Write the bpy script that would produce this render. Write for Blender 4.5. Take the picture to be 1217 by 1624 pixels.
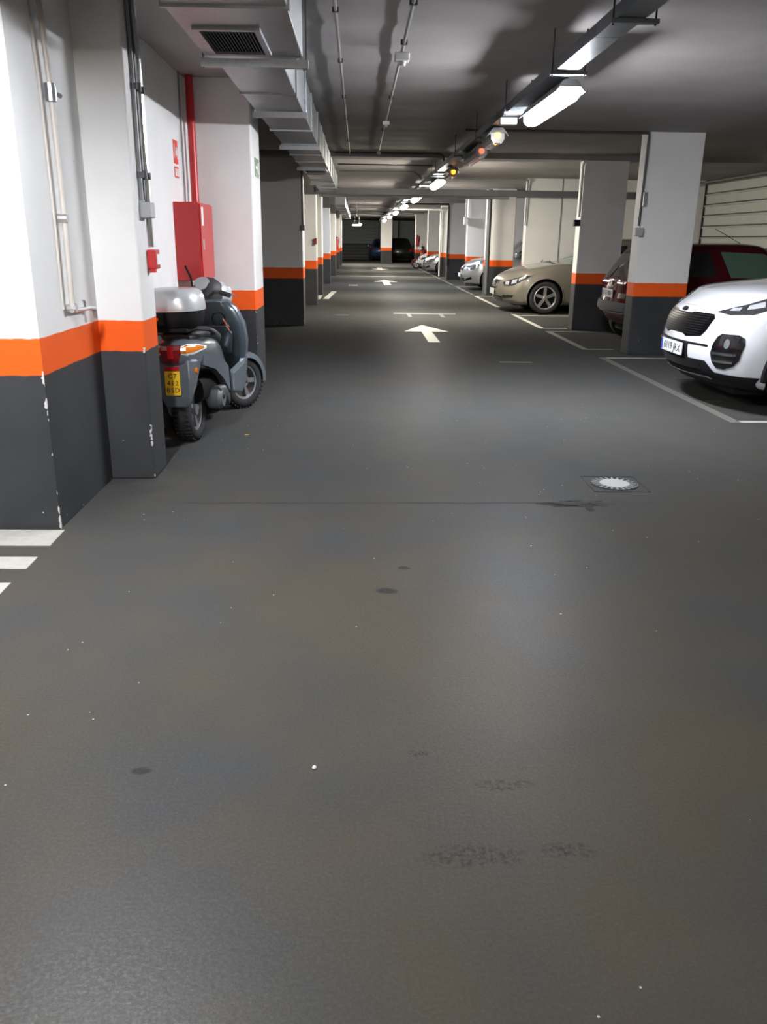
import bpy, bmesh, math, random
import numpy as np
from mathutils import Vector, Matrix
from mathutils.bvhtree import BVHTree
from mathutils.geometry import delaunay_2d_cdt

for o in list(bpy.data.objects):
    bpy.data.objects.remove(o)
SC = bpy.context.scene
COL = SC.collection
random.seed(7)
PI = math.pi

# ------------------------------------------------------------------ camera
IMG_W, IMG_H, FPX = 1217.0, 1624.0, 1310.0
VPX, VPY, ROLL, CAM_H = 568.0, 379.0, math.radians(0.75), 1.42
_f = Vector(((VPX - IMG_W / 2) / FPX, (VPY - IMG_H / 2) / FPX, 1.0)).normalized()
_x = Vector((math.cos(ROLL), math.sin(ROLL), 0.0))
_x = (_x - _f * _x.dot(_f)).normalized()
_d = _f.cross(_x)
if _d.y < 0:
    _d = -_d
# world axes seen from the camera -> camera axes seen from the world
right = Vector((_x[0], _f[0], -_d[0]))
down = Vector((_x[1], _f[1], -_d[1]))
fwd = Vector((_x[2], _f[2], -_d[2]))
cam_d = bpy.data.cameras.new('camera')
cam = bpy.data.objects.new('camera', cam_d)
COL.objects.link(cam)
cam_d.sensor_fit = 'HORIZONTAL'
cam_d.sensor_width = 36.0
cam_d.lens = 36.0 * FPX / IMG_W
cam_d.clip_end = 200
M4 = Matrix.Identity(4)
for i in range(3):
    M4[i][0] = right[i]; M4[i][1] = -down[i]; M4[i][2] = -fwd[i]
M4[2][3] = CAM_H
cam.matrix_world = M4
SC.camera = cam

# ------------------------------------------------------------------ world and exposure
wd = bpy.data.worlds.new('world'); SC.world = wd
wd.use_nodes = True
wd.node_tree.nodes['Background'].inputs[0].default_value = (0.5, 0.5, 0.5, 1)
wd.node_tree.nodes['Background'].inputs[1].default_value = 0.0
SC.view_settings.view_transform = 'Standard'
SC.view_settings.look = 'None'
SC.view_settings.exposure = 0.0
SC.view_settings.gamma = 1.0
SC.view_settings.use_curve_mapping = False
LAMP = 300.0            # emission of a working tube lamp
LAMP_COOL = (0.92, 0.94, 1.0)
LAMP_WARM = (1.0, 0.93, 0.80)

# ------------------------------------------------------------------ materials
MATS = {}
def new_mat(name):
    m = bpy.data.materials.new(name); m.use_nodes = True
    nt = m.node_tree
    b = nt.nodes['Principled BSDF']
    MATS[name] = m
    return m, nt, b
def lk(nt, a, b): nt.links.new(a, b)
def node(nt, typ, **kw):
    n = nt.nodes.new(typ)
    for k, v in kw.items():
        if k.startswith('i_'):
            n.inputs[k[2:].replace('_', ' ')].default_value = v
        elif k.startswith('n') and k[1:].isdigit():
            n.inputs[int(k[1:])].default_value = v
        else:
            setattr(n, k, v)
    return n
def math_n(nt, op, a, b=None, c=None, clamp=False):
    n = nt.nodes.new('ShaderNodeMath'); n.operation = op; n.use_clamp = clamp
    for i, v in enumerate((a, b, c)):
        if v is None: continue
        if isinstance(v, (int, float)): n.inputs[i].default_value = v
        else: nt.links.new(v, n.inputs[i])
    return n.outputs[0]
def mix_c(nt, fac, a, b, mode='MIX'):
    n = nt.nodes.new('ShaderNodeMix'); n.data_type = 'RGBA'; n.blend_type = mode
    for sock, v in ((n.inputs[0], fac), (n.inputs[6], a), (n.inputs[7], b)):
        if isinstance(v, (int, float)): sock.default_value = v
        elif isinstance(v, tuple): sock.default_value = v if len(v) == 4 else v + (1,)
        else: nt.links.new(v, sock)
    return n.outputs[2]
def smooth(nt, v, lo, hi):
    n = nt.nodes.new('ShaderNodeMapRange'); n.interpolation_type = 'SMOOTHSTEP'
    nt.links.new(v, n.inputs[0])
    n.inputs[1].default_value = lo; n.inputs[2].default_value = hi
    return n.outputs[0]
def pos_xyz(nt):
    g = nt.nodes.new('ShaderNodeNewGeometry')
    s = nt.nodes.new('ShaderNodeSeparateXYZ')
    nt.links.new(g.outputs['Position'], s.inputs[0])
    return g.outputs['Position'], s.outputs
def noise(nt, vec, scale, detail=4, rough=0.55, stretch=None):
    if stretch:
        mp = nt.nodes.new('ShaderNodeMapping'); mp.inputs['Scale'].default_value = stretch
        nt.links.new(vec, mp.inputs[0]); vec = mp.outputs[0]
    n = nt.nodes.new('ShaderNodeTexNoise')
    nt.links.new(vec, n.inputs['Vector'])
    n.inputs['Scale'].default_value = scale; n.inputs['Detail'].default_value = detail
    n.inputs['Roughness'].default_value = rough
    return n.outputs[0]
def bump(nt, h, strength, dist, bsdf):
    n = nt.nodes.new('ShaderNodeBump'); n.inputs['Strength'].default_value = strength
    n.inputs['Distance'].default_value = dist
    nt.links.new(h, n.inputs['Height']); nt.links.new(n.outputs[0], bsdf.inputs['Normal'])

def simple(name, col, rough=0.5, metal=0.0, var=0.06, nscale=9.0, coat=0.0, spec=None):
    """plain procedural material: colour with a little noise"""
    m, nt, b = new_mat(name)
    tc = nt.nodes.new('ShaderNodeTexCoord')
    n = noise(nt, tc.outputs['Object'], nscale, 3)
    dk = tuple(c * (1 - var) for c in col); lt = tuple(min(1, c * (1 + var)) for c in col)
    lk(nt, mix_c(nt, n, dk, lt), b.inputs['Base Color'])
    b.inputs['Roughness'].default_value = rough
    b.inputs['Metallic'].default_value = metal
    b.inputs['Coat Weight'].default_value = coat
    b.inputs['Coat Roughness'].default_value = 0.04
    if spec is not None: b.inputs['Specular IOR Level'].default_value = spec
    return m
def emit(name, col, strength, base=(0.8, 0.8, 0.8)):
    m, nt, b = new_mat(name)
    tc = nt.nodes.new('ShaderNodeTexCoord')
    n = noise(nt, tc.outputs['Object'], 3, 2)
    lk(nt, mix_c(nt, n, tuple(c * .96 for c in col), col), b.inputs['Emission Color'])
    b.inputs['Base Color'].default_value = base + (1,)
    b.inputs['Emission Strength'].default_value = strength
    return m

def painted(name, lo, hi, white=(0.82, 0.815, 0.80), edges=(), grey=(0.046, 0.048, 0.051)):
    """three coats of wall paint: dark grey up to lo, orange to hi, white above; chips along the given edges (x, y)"""
    m, nt, b = new_mat(name)
    pos, s = pos_xyz(nt)
    wob = math_n(nt, 'MULTIPLY', math_n(nt, 'SUBTRACT', noise(nt, pos, 14, 3), 0.5), 0.012)
    z = math_n(nt, 'ADD', s[2], wob)
    n1 = noise(nt, pos, 2.2, 5); n2 = noise(nt, pos, 60, 2)
    wc = mix_c(nt, smooth(nt, n1, 0.3, 0.75), tuple(c * .94 for c in white), white)
    gc = mix_c(nt, smooth(nt, n1, 0.3, 0.75), tuple(c * .85 for c in grey), tuple(c * 1.15 for c in grey))
    oc = mix_c(nt, n1, (0.82, 0.10, 0.010), (0.90, 0.135, 0.016))
    col = mix_c(nt, smooth(nt, z, lo - .003, lo + .003), gc, oc)
    col = mix_c(nt, smooth(nt, z, hi - .003, hi + .003), col, wc)
    # small dark knocks and pale flecks
    v = nt.nodes.new('ShaderNodeTexVoronoi'); v.inputs['Scale'].default_value = 9.0
    lk(nt, pos, v.inputs['Vector'])
    knock = math_n(nt, 'MULTIPLY', math_n(nt, 'LESS_THAN', v.outputs['Distance'], 0.05),
                   math_n(nt, 'GREATER_THAN', noise(nt, pos, 3.1, 2), 0.60))
    col = mix_c(nt, math_n(nt, 'MULTIPLY', knock, 0.55), col, (0.16, 0.15, 0.14))
    v2 = nt.nodes.new('ShaderNodeTexVoronoi'); v2.inputs['Scale'].default_value = 26.0
    lk(nt, pos, v2.inputs['Vector'])
    low = math_n(nt, 'SUBTRACT', 1.0, smooth(nt, s[2], 0.05, 0.35))
    fleck = math_n(nt, 'MULTIPLY', math_n(nt, 'LESS_THAN', v2.outputs['Distance'], 0.13),
                   math_n(nt, 'MULTIPLY', low, math_n(nt, 'GREATER_THAN', noise(nt, pos, 7, 3), 0.60)))
    col = mix_c(nt, fleck, col, (0.62, 0.60, 0.56))
    for ex, ey in edges:
        dx = math_n(nt, 'ABSOLUTE', math_n(nt, 'SUBTRACT', s[0], ex))
        dy = math_n(nt, 'ABSOLUTE', math_n(nt, 'SUBTRACT', s[1], ey))
        d = math_n(nt, 'ADD', dx, dy)
        chip = noise(nt, pos, 17, 3, stretch=(1, 1, 0.9))
        lim = math_n(nt, 'MULTIPLY', math_n(nt, 'SUBTRACT', chip, 0.50), 0.09)
        k = math_n(nt, 'MULTIPLY', math_n(nt, 'LESS_THAN', d, lim), math_n(nt, 'LESS_THAN', s[2], 0.80))
        col = mix_c(nt, k, col, (0.62, 0.61, 0.58))
    lk(nt, col, b.inputs['Base Color'])
    b.inputs['Roughness'].default_value = 0.55
    b.inputs['Specular IOR Level'].default_value = 0.2
    h = math_n(nt, 'ADD', math_n(nt, 'MULTIPLY', n2, 0.4), math_n(nt, 'MULTIPLY', noise(nt, pos, 18, 4), 0.6))
    bump(nt, h, 0.25, 0.004, b)
    return m

def floor_mat():
    m, nt, b = new_mat('floor_resin')
    pos, s = pos_xyz(nt)
    big = noise(nt, pos, 0.55, 3); mid = noise(nt, pos, 2.3, 5); fine = noise(nt, pos, 90, 3, 0.7)
    cool = (0.058, 0.060, 0.060); warm = (0.070, 0.062, 0.046)
    near = math_n(nt, 'SUBTRACT', 1.0, smooth(nt, s[1], 3.0, 5.2))
    fac = math_n(nt, 'MULTIPLY', smooth(nt, math_n(nt, 'ADD', big, math_n(nt, 'MULTIPLY', mid, .35)), .5, .78),
                 math_n(nt, 'ADD', 0.25, math_n(nt, 'MULTIPLY', near, 0.75)))
    col = mix_c(nt, fac, cool, warm)
    # dark tyre grime, streaked along the lane
    streak = noise(nt, pos, 1.6, 5, stretch=(1.0, 0.22, 1))
    col = mix_c(nt, math_n(nt, 'MULTIPLY', smooth(nt, streak, .45, .8), .30), col, (0.045, 0.046, 0.046))
    col = mix_c(nt, math_n(nt, 'MULTIPLY', smooth(nt, mid, .35, .75), .25), col, (0.080, 0.077, 0.069))
    col = mix_c(nt, math_n(nt, 'MULTIPLY', smooth(nt, fine, .52, .8), .22), col, (0.03, 0.03, 0.028))
    # darker along the foot of the left wall
    wallfoot = math_n(nt, 'SUBTRACT', 1.0, smooth(nt, math_n(nt, 'ADD', s[0], math_n(nt, 'MULTIPLY', mid, .5)), -1.25, -0.75))
    wallfoot = math_n(nt, 'MULTIPLY', wallfoot, smooth(nt, s[1], 3.8, 4.6))
    col = mix_c(nt, math_n(nt, 'MULTIPLY', wallfoot, .55), col, (0.028, 0.028, 0.028))
    # worn, roughened patches in the coating
    def patch(cx, cy, rx, ry):
        dx = math_n(nt, 'DIVIDE', math_n(nt, 'SUBTRACT', s[0], cx), rx)
        dy = math_n(nt, 'DIVIDE', math_n(nt, 'SUBTRACT', s[1], cy), ry)
        d = math_n(nt, 'SQRT', math_n(nt, 'ADD', math_n(nt, 'MULTIPLY', dx, dx), math_n(nt, 'MULTIPLY', dy, dy)))
        d = math_n(nt, 'ADD', d, math_n(nt, 'MULTIPLY', math_n(nt, 'SUBTRACT', noise(nt, pos, 7, 5), .5), 1.3))
        return math_n(nt, 'SUBTRACT', 1.0, smooth(nt, d, .5, 1.0))
    rough_n = noise(nt, pos, 60, 4, 0.75)
    for a in ((0.27, 1.635, .17, .055), (0.41, 1.91, .12, .028), (0.52, 1.65, .08, .035), (0.18, 2.06, .04, .022)):
        k = math_n(nt, 'MULTIPLY', patch(*a), smooth(nt, rough_n, .44, .62))
        col = mix_c(nt, math_n(nt, 'MULTIPLY', k, .8), col, (0.03, 0.028, 0.024))
    for a in ((0.125, 3.23, .055, .042), (0.213, 3.486, .030, .022), (1.30, 4.36, .03, .06), (-0.60, 1.985, .035, .02)):
        col = mix_c(nt, math_n(nt, 'MULTIPLY', patch(*a), .8), col, (0.022, 0.022, 0.022))
    # pale specks
    v = nt.nodes.new('ShaderNodeTexVoronoi'); v.inputs['Scale'].default_value = 14.0
    lk(nt, pos, v.inputs['Vector'])
    sp = math_n(nt, 'MULTIPLY', math_n(nt, 'LESS_THAN', v.outputs['Distance'], 0.045),
                math_n(nt, 'GREATER_THAN', noise(nt, pos, 2.7, 2), 0.56))
    col = mix_c(nt, sp, col, (0.5, 0.5, 0.46))
    lk(nt, col, b.inputs['Base Color'])
    h = math_n(nt, 'ADD', math_n(nt, 'MULTIPLY', fine, .5), math_n(nt, 'MULTIPLY', noise(nt, pos, 35, 4), .5))
    bn = nt.nodes.new('ShaderNodeBump'); bn.inputs['Strength'].default_value = .3; bn.inputs['Distance'].default_value = .004
    lk(nt, h, bn.inputs['Height'])
    df = nt.nodes.new('ShaderNodeBsdfDiffuse'); gl = nt.nodes.new('ShaderNodeBsdfGlossy'); mx = nt.nodes.new('ShaderNodeMixShader')
    lk(nt, col, df.inputs['Color']); df.inputs['Roughness'].default_value = .6
    lk(nt, math_n(nt, 'ADD', 0.36, math_n(nt, 'MULTIPLY', big, 0.12)), gl.inputs['Roughness'])
    gl.inputs['Color'].default_value = (1, 1, 1, 1)
    for q in (df, gl): lk(nt, bn.outputs[0], q.inputs['Normal'])
    lk(nt, math_n(nt, 'ADD', .010, math_n(nt, 'MULTIPLY', smooth(nt, noise(nt, pos, 110, 3, .7), .40, .75), 0.016)), mx.inputs[0])
    lk(nt, df.outputs[0], mx.inputs[1]); lk(nt, gl.outputs[0], mx.inputs[2])
    lk(nt, mx.outputs[0], nt.nodes['Material Output'].inputs['Surface'])
    return m

def ceiling_mat():
    m, nt, b = new_mat('ceiling_paint')
    pos, s = pos_xyz(nt)
    n1 = noise(nt, pos, 1.1, 4); n2 = noise(nt, pos, 25, 3)
    col = mix_c(nt, smooth(nt, n1, .3, .75), (0.28, 0.260, 0.252), (0.34, 0.318, 0.308))
    # formwork board joints across the lane
    w = math_n(nt, 'PINGPONG', s[1], 0.62)
    col = mix_c(nt, math_n(nt, 'MULTIPLY', math_n(nt, 'LESS_THAN', w, .006), .12), col, (0.3, 0.29, 0.28))
    lk(nt, col, b.inputs['Base Color'])
    b.inputs['Roughness'].default_value = 0.8
    bump(nt, n2, 0.2, 0.003, b)
    return m

def galv(name, base=(0.42, 0.44, 0.46), rough=0.38):
    m, nt, b = new_mat(name)
    pos, s = pos_xyz(nt)
    n = noise(nt, pos, 6, 5, 0.7, stretch=(0.25, 3, 3)); v = nt.nodes.new('ShaderNodeTexVoronoi')
    v.inputs['Scale'].default_value = 40; lk(nt, pos, v.inputs['Vector'])
    f = math_n(nt, 'ADD', math_n(nt, 'MULTIPLY', n, .7), math_n(nt, 'MULTIPLY', v.outputs['Distance'], .35))
    lk(nt, mix_c(nt, f, tuple(c * .75 for c in base), tuple(min(1, c * 1.25) for c in base)), b.inputs['Base Color'])
    b.inputs['Metallic'].default_value = 0.75
    lk(nt, math_n(nt, 'ADD', rough - .1, math_n(nt, 'MULTIPLY', n, .22)), b.inputs['Roughness'])
    return m

painted('wall_paint_west', 0.778, 0.953, edges=((-1.505, 4.01), (-1.245, 4.94), (-0.945, 7.98)))
painted('column_paint_east', 0.755, 0.925)
painted('wall_paint_far', 0.765, 0.94)
floor_mat(); ceiling_mat()
galv('galvanised'); galv('galvanised_dark', (0.16, 0.18, 0.2), 0.42)
simple('line_paint', (0.44, 0.43, 0.38), .6, var=.25, nscale=18)
simple('line_worn', (0.15, 0.147, 0.135), .6, var=.4, nscale=14)
simple('line_faint', (0.085, 0.084, 0.079), .6, var=.3, nscale=14)
simple('reflector_bright', (0.34, 0.355, 0.38), .2, var=.2, nscale=30, coat=1.0)
simple('conduit_grey', (0.23, 0.235, 0.24), .45)
simple('conduit_dark', (0.05, 0.052, 0.055), .5)
simple('conduit_rust', (0.22, 0.19, 0.17), .5, var=.3)
simple('steel_beam_grey', (0.10, 0.108, 0.112), .55)
simple('plastic_white', (0.72, 0.72, 0.70), .45)
simple('plastic_grey', (0.35, 0.36, 0.36), .5)
simple('plastic_black', (0.012, 0.012, 0.013), .6, spec=.12)
simple('gloss_black', (0.006, 0.006, 0.007), .12, coat=.6)
simple('grille_black', (0.003, 0.003, 0.0035), .35, spec=.08)
simple('rubber', (0.014, 0.014, 0.014), .75)
simple('crack_dark', (0.02, 0.02, 0.02), .9)
simple('fire_red', (0.50, 0.022, 0.024), .33, var=.05)
simple('sign_red', (0.72, 0.06, 0.03), .5)
simple('sign_green', (0.01, 0.12, 0.06), .5)
simple('sign_white', (0.8, 0.8, 0.78), .5)
simple('pipe_beige', (0.50, 0.46, 0.41), .4, var=.15)
simple('chrome', (0.75, 0.76, 0.78), .14, metal=1.0, var=.02)
simple('alloy', (0.62, 0.62, 0.62), .3, metal=.85, var=.03)
simple('alloy_dull', (0.30, 0.31, 0.32), .4, metal=.7)
simple('shutter_white', (0.62, 0.64, 0.60), .45, var=.04)
simple('shutter_grey', (0.36, 0.40, 0.42), .45, var=.05)
simple('car_white', (0.66, 0.68, 0.72), .25, var=.01, coat=1.0)
simple('car_beige', (0.30, 0.275, 0.225), .3, metal=.55, var=.02, coat=1.0)
simple('car_red', (0.060, 0.005, 0.008), .12, var=.03, spec=.3)
simple('bumper_grey', (0.10, 0.105, 0.11), .8, spec=.05)
simple('car_silver', (0.50, 0.52, 0.54), .3, metal=.6, var=.02, coat=1.0)
simple('car_silver_blue', (0.46, 0.49, 0.54), .3, metal=.6, var=.02, coat=1.0)
simple('car_black', (0.010, 0.012, 0.012), .3, var=.02, coat=.6)
simple('car_blue', (0.06, 0.13, 0.30), .3, metal=.3, var=.02, coat=1.0)
simple('glass_dark', (0.012, 0.014, 0.015), .06, var=.02, coat=1.0)
simple('glass_green', (0.10, 0.17, 0.13), .08, var=.05, coat=1.0)
simple('lamp_glass', (0.16, 0.17, 0.18), .08, metal=.4, var=.05, coat=1.0)
simple('lamp_dark', (0.03, 0.03, 0.035), .1, var=.05, coat=1.0)
simple('tail_red', (0.45, 0.01, 0.012), .12, var=.05, coat=1.0)
simple('tail_dark_red', (0.16, 0.006, 0.008), .15, var=.05, coat=1.0)
simple('signal_amber', (0.75, 0.20, 0.01), .15, var=.15, nscale=40, coat=1.0)
simple('plate_white', (0.72, 0.73, 0.75), .4, var=.02)
simple('plate_yellow', (0.80, 0.50, 0.02), .4, var=.02)
simple('plate_blue', (0.02, 0.07, 0.40), .4)
simple('scooter_blue_grey', (0.16, 0.19, 0.22), .3, metal=.45, var=.03, coat=.8)
simple('scooter_dark', (0.045, 0.062, 0.075), .35, metal=.2, var=.04, coat=.5)
simple('scooter_silver', (0.62, 0.64, 0.66), .3, metal=.35, var=.03, coat=.6)
simple('seat_vinyl', (0.03, 0.031, 0.033), .6)
simple('dial_face', (0.36, 0.37, 0.38), .4, var=.2, nscale=60)
emit('tube_cool', LAMP_COOL, LAMP)
emit('tube_warm', LAMP_WARM, LAMP * 1.25)
emit('tube_near', LAMP_COOL, LAMP * .75)
emit('tube_glow_orange', (1.0, 0.35, 0.02), 3.0)
emit('tube_glow_red', (1.0, 0.20, 0.06), 1.0)
simple('lamp_off', (0.45, 0.46, 0.47), .25, var=.05, coat=.5)

# ------------------------------------------------------------------ mesh helpers
class MB:
    def __init__(self): self.v = []; self.f = []
    def add(self, vs, fs):
        n = len(self.v)
        self.v += [tuple(p) for p in vs]
        self.f += [tuple(i + n for i in q) for q in fs]
        return self
    def box(self, x0, x1, y0, y1, z0, z1):
        return self.add([(x0, y0, z0), (x1, y0, z0), (x1, y1, z0), (x0, y1, z0), (x0, y0, z1), (x1, y0, z1), (x1, y1, z1), (x0, y1, z1)],
                        [(0, 3, 2, 1), (4, 5, 6, 7), (0, 1, 5, 4), (1, 2, 6, 5), (2, 3, 7, 6), (3, 0, 4, 7)])
    def prism(self, poly, axis, a, b):
        """polygon (u, v) extruded along axis from a to b; axis x:(y,z) y:(x,z) z:(x,y)"""
        def P(u, v, w):
            return {'x': (w, u, v), 'y': (u, w, v), 'z': (u, v, w)}[axis]
        n = len(poly)
        vs = [P(u, v, a) for u, v in poly] + [P(u, v, b) for u, v in poly]
        fs = [tuple(range(n))[::-1], tuple(range(n, 2 * n))] + [(i, (i + 1) % n, n + (i + 1) % n, n + i) for i in range(n)]
        return self.add(vs, fs)
    def tube(self, path, r, n=8, rs=None):
        pts = [Vector(p) for p in path]
        m = len(pts)
        vs = []; fs = []
        prev = None
        for i, p in enumerate(pts):
            t = (pts[min(i + 1, m - 1)] - pts[max(i - 1, 0)]).normalized()
            if prev is None:
                a = t.orthogonal().normalized()
            else:
                a = (prev - t * prev.dot(t))
                a = a.normalized() if a.length > 1e-6 else t.orthogonal().normalized()
            prev = a
            b = t.cross(a)
            rr = rs[i] if rs else r
            k = 1.0
            if 0 < i < m - 1:
                c = (pts[i] - pts[i - 1]).normalized().dot((pts[i + 1] - pts[i]).normalized())
                k = 1.0 / max(.5, math.sqrt((1 + c) / 2))
            for j in range(n):
                an = 2 * PI * j / n
                vs.append(p + (a * math.cos(an) + b * math.sin(an)) * rr * k)
        for i in range(m - 1):
            for j in range(n):
                fs.append((i * n + j, i * n + (j + 1) % n, (i + 1) * n + (j + 1) % n, (i + 1) * n + j))
        fs.append(tuple(range(n))[::-1]); fs.append(tuple(range((m - 1) * n, m * n)))
        return self.add(vs, fs)
    def lathe(self, prof, axis='y', center=(0, 0, 0), n=32):
        """closed profile (r, h) turned round an axis through center"""
        vs = []; fs = []; m = len(prof)
        for j in range(n):
            a = 2 * PI * j / n
            for r, h in prof:
                c, s_ = r * math.cos(a), r * math.sin(a)
                p = {'y': (c, h, s_), 'z': (c, s_, h), 'x': (h, c, s_)}[axis]
                vs.append((p[0] + center[0], p[1] + center[1], p[2] + center[2]))
        for j in range(n):
            k = (j + 1) % n
            for i in range(m):
                l = (i + 1) % m
                fs.append((j * m + i, j * m + l, k * m + l, k * m + i))
        return self.add(vs, fs)
    def loft(self, rings, cap=True):
        n = len(rings[0]); vs = [p for r in rings for p in r]; fs = []
        for i in range(len(rings) - 1):
            for j in range(n):
                fs.append((i * n + j, i * n + (j + 1) % n, (i + 1) * n + (j + 1) % n, (i + 1) * n + j))
        if cap:
            fs.append(tuple(range(n))[::-1]); fs.append(tuple(range((len(rings) - 1) * n, len(rings) * n)))
        return self.add(vs, fs)
    def xf(self, mat):
        self.v = [tuple(mat @ Vector(p)) for p in self.v]; return self
    def mesh(self, name, mat, sm=False, ang=35, bev=0.0, seg=2):
        me = bpy.data.meshes.new(name)
        me.from_pydata(self.v, [], self.f)
        bm = bmesh.new(); bm.from_mesh(me)
        bmesh.ops.remove_doubles(bm, verts=bm.verts, dist=1e-6)
        bmesh.ops.recalc_face_normals(bm, faces=bm.faces)
        if bev > 0:
            es = [e for e in bm.edges if len(e.link_faces) == 2 and e.calc_face_angle(0) > .5]
            bmesh.ops.bevel(bm, geom=es, offset=bev, segments=seg, profile=.5, affect='EDGES', clamp_overlap=True)
        bm.to_mesh(me); bm.free()
        me.materials.append(MATS[mat])
        if sm:
            for p in me.polygons: p.use_smooth = True
            me.set_sharp_from_angle(angle=math.radians(ang))
        return me
    def build(self, name, mat, parent=None, sm=False, ang=35, bev=0.0, seg=2):
        return link(name, self.mesh(name, mat, sm, ang, bev, seg), parent)

def link(name, me, parent=None):
    o = bpy.data.objects.new(name, me); COL.objects.link(o)
    if parent is not None: o.parent = parent
    return o
def tag(o, label, cat=None, group=None, kind=None):
    if label: o['label'] = label
    if cat: o['category'] = cat
    if group: o['group'] = group
    if kind: o['kind'] = kind
    return o
def thing(name, label, cat, loc=(0, 0, 0), rz=0.0, group=None):
    o = bpy.data.objects.new(name, None); COL.objects.link(o)
    o.empty_display_size = .1
    o.location = loc; o.rotation_euler = (0, 0, rz)
    return tag(o, label, cat, group)
def struct(name, mb, mat, label=None, **kw):
    return tag(mb.build(name, mat, **kw), label, kind='structure')
def rrect(w, h, r, n=5, cx=0, cy=0):
    """rounded rectangle polygon"""
    out = []
    for (sx, sy, a0) in ((1, 1, 0), (-1, 1, 90), (-1, -1, 180), (1, -1, 270)):
        for i in range(n + 1):
            a = math.radians(a0 + 90 * i / n)
            out.append((cx + sx * (w / 2 - r) + r * math.cos(a), cy + sy * (h / 2 - r) + r * math.sin(a)))
    return out
def text_mesh(s, size, extrude=0.001, spacing=1.0, sx=1.0):
    cu = bpy.data.curves.new('lettering', 'FONT'); cu.body = s; cu.size = size
    cu.extrude = extrude; cu.align_x = 'CENTER'; cu.align_y = 'CENTER'; cu.resolution_u = 2
    cu.space_character = spacing
    t = bpy.data.objects.new('lettering', cu); COL.objects.link(t)
    dg = bpy.context.evaluated_depsgraph_get()
    me = bpy.data.meshes.new_from_object(t.evaluated_get(dg))
    bpy.data.objects.remove(t); bpy.data.curves.remove(cu)
    for v in me.vertices: v.co.x *= sx
    return me
def text(s, size, mat, parent, loc, rot, name='lettering', extrude=.001, spacing=1.0, sx=1.0):
    me = text_mesh(s, size, extrude, spacing, sx); me.materials.clear(); me.materials.append(MATS[mat])
    o = link(name, me, parent); o.location = loc; o.rotation_euler = rot
    return o

# ------------------------------------------------------------------ room shell
CEIL = 2.72
XW, XE, YB, YS = -6.5, 7.62, 64.0, -6.0
f = MB().box(XW - .3, XE + .3, YS - .3, YB + .3, -0.2, 0.0)
floor = struct('floor', f, 'floor_resin', 'dark grey resin garage floor with worn patches')

# ceiling slab, very slightly uneven underneath
def ceil_z(x, y):
    return CEIL + .0035 * math.sin(5.1 * y + 1.3 * x) + .003 * math.sin(11.3 * y + .6) + .0025 * math.sin(17.9 * y + 2 * x) + .003 * math.sin(3.1 * x + 2.2 * y)
c = MB()
nx, ny = 26, 190
xs = [XW + (XE - XW) * i / nx for i in range(nx + 1)]
ys = [YS + (20 - YS) * i / ny for i in range(ny + 1)] + [24, 28, 34, 40, 48, 56, YB]
vs = [(x, y, ceil_z(x, y) if y < 20 else CEIL) for y in ys for x in xs]
w = nx + 1
fs = [(j * w + i, j * w + i + 1, (j + 1) * w + i + 1, (j + 1) * w + i) for j in range(len(ys) - 1) for i in range(nx)]
c.add(vs, fs)
ceiling = struct('ceiling', c, 'ceiling_paint', 'grey painted concrete ceiling slab', sm=True)
# shell of the slab above (keeps the room closed)
MB().box(XW - .3, XE + .3, YS - .3, YB + .3, CEIL + .05, CEIL + .25).build('slab', 'ceiling_paint', ceiling)
for i, (y0, y1, d) in enumerate(((14.08, 14.5, .07), (25.0, 25.5, .07), (36.0, 36.6, .07), (46.0, 46.6, .07))):  # first one is added, to give the ceiling's light a sharp edge
    MB().box(XW, XE, y0, y1, CEIL - d, CEIL + .06).build('beam', 'ceiling_paint', ceiling)

MB().box(XW, -.88, 3.35, 3.6, 2.36, CEIL + .06).build('beam', 'ceiling_paint', ceiling)  # unseen beam, added to cast the shadow line across the left wall
struct('wall_south', MB().box(XW, XE, YS - .25, YS, 0, CEIL + .05), 'wall_paint_far')
struct('wall_west', MB().box(XW - .25, XW, YS, YB, 0, CEIL + .05), 'wall_paint_far')
# the block of wall beside the lane on the left
struct('wall_left', MB().box(XW, -1.505, 4.01, 8.45, 0, CEIL + .03), 'wall_paint_west', 'white wall with orange band and grey base')
wall_e = struct('wall_right', MB().box(XE + .03, XE + .25, YS, YB, 0, CEIL + .05), 'steel_beam_grey', 'wall lined with white horizontal metal slats')  # dark backing paints the shadow lines under the slat ridges
wall_n = struct('wall_back', MB().box(XW, XE, YB, YB + .25, 0, CEIL + .05), 'shutter_grey', 'end wall lined with grey metal slats above a dark base')

# slatted metal lining: one slat per object, shared mesh
def slat_mesh(name, L, mat, h=.22):
    prof = [(0, 0), (.012, 0), (.012, h - .058), (.050, h - .052), (.050, h - .030), (.012, h - .024), (0, h - .022)]
    return MB().prism(prof, 'y', 0, L).mesh(name, mat)
me = slat_mesh('slat', 13.1, 'shutter_white')
for i in range(12):
    o = link('slat', me, wall_e); o.location = (XE + .03, 19.13, .02 + .222 * i); o.rotation_euler = (0, 0, PI)
me = slat_mesh('slat', 4.6, 'shutter_grey')
me_low = slat_mesh('slat', 4.6, 'steel_beam_grey')
for i in range(12):
    o = link('slat', me if i >= 5 else me_low, wall_n); o.location = (-2.2, YB, .02 + .222 * i); o.rotation_euler = (0, 0, -PI / 2)

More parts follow.
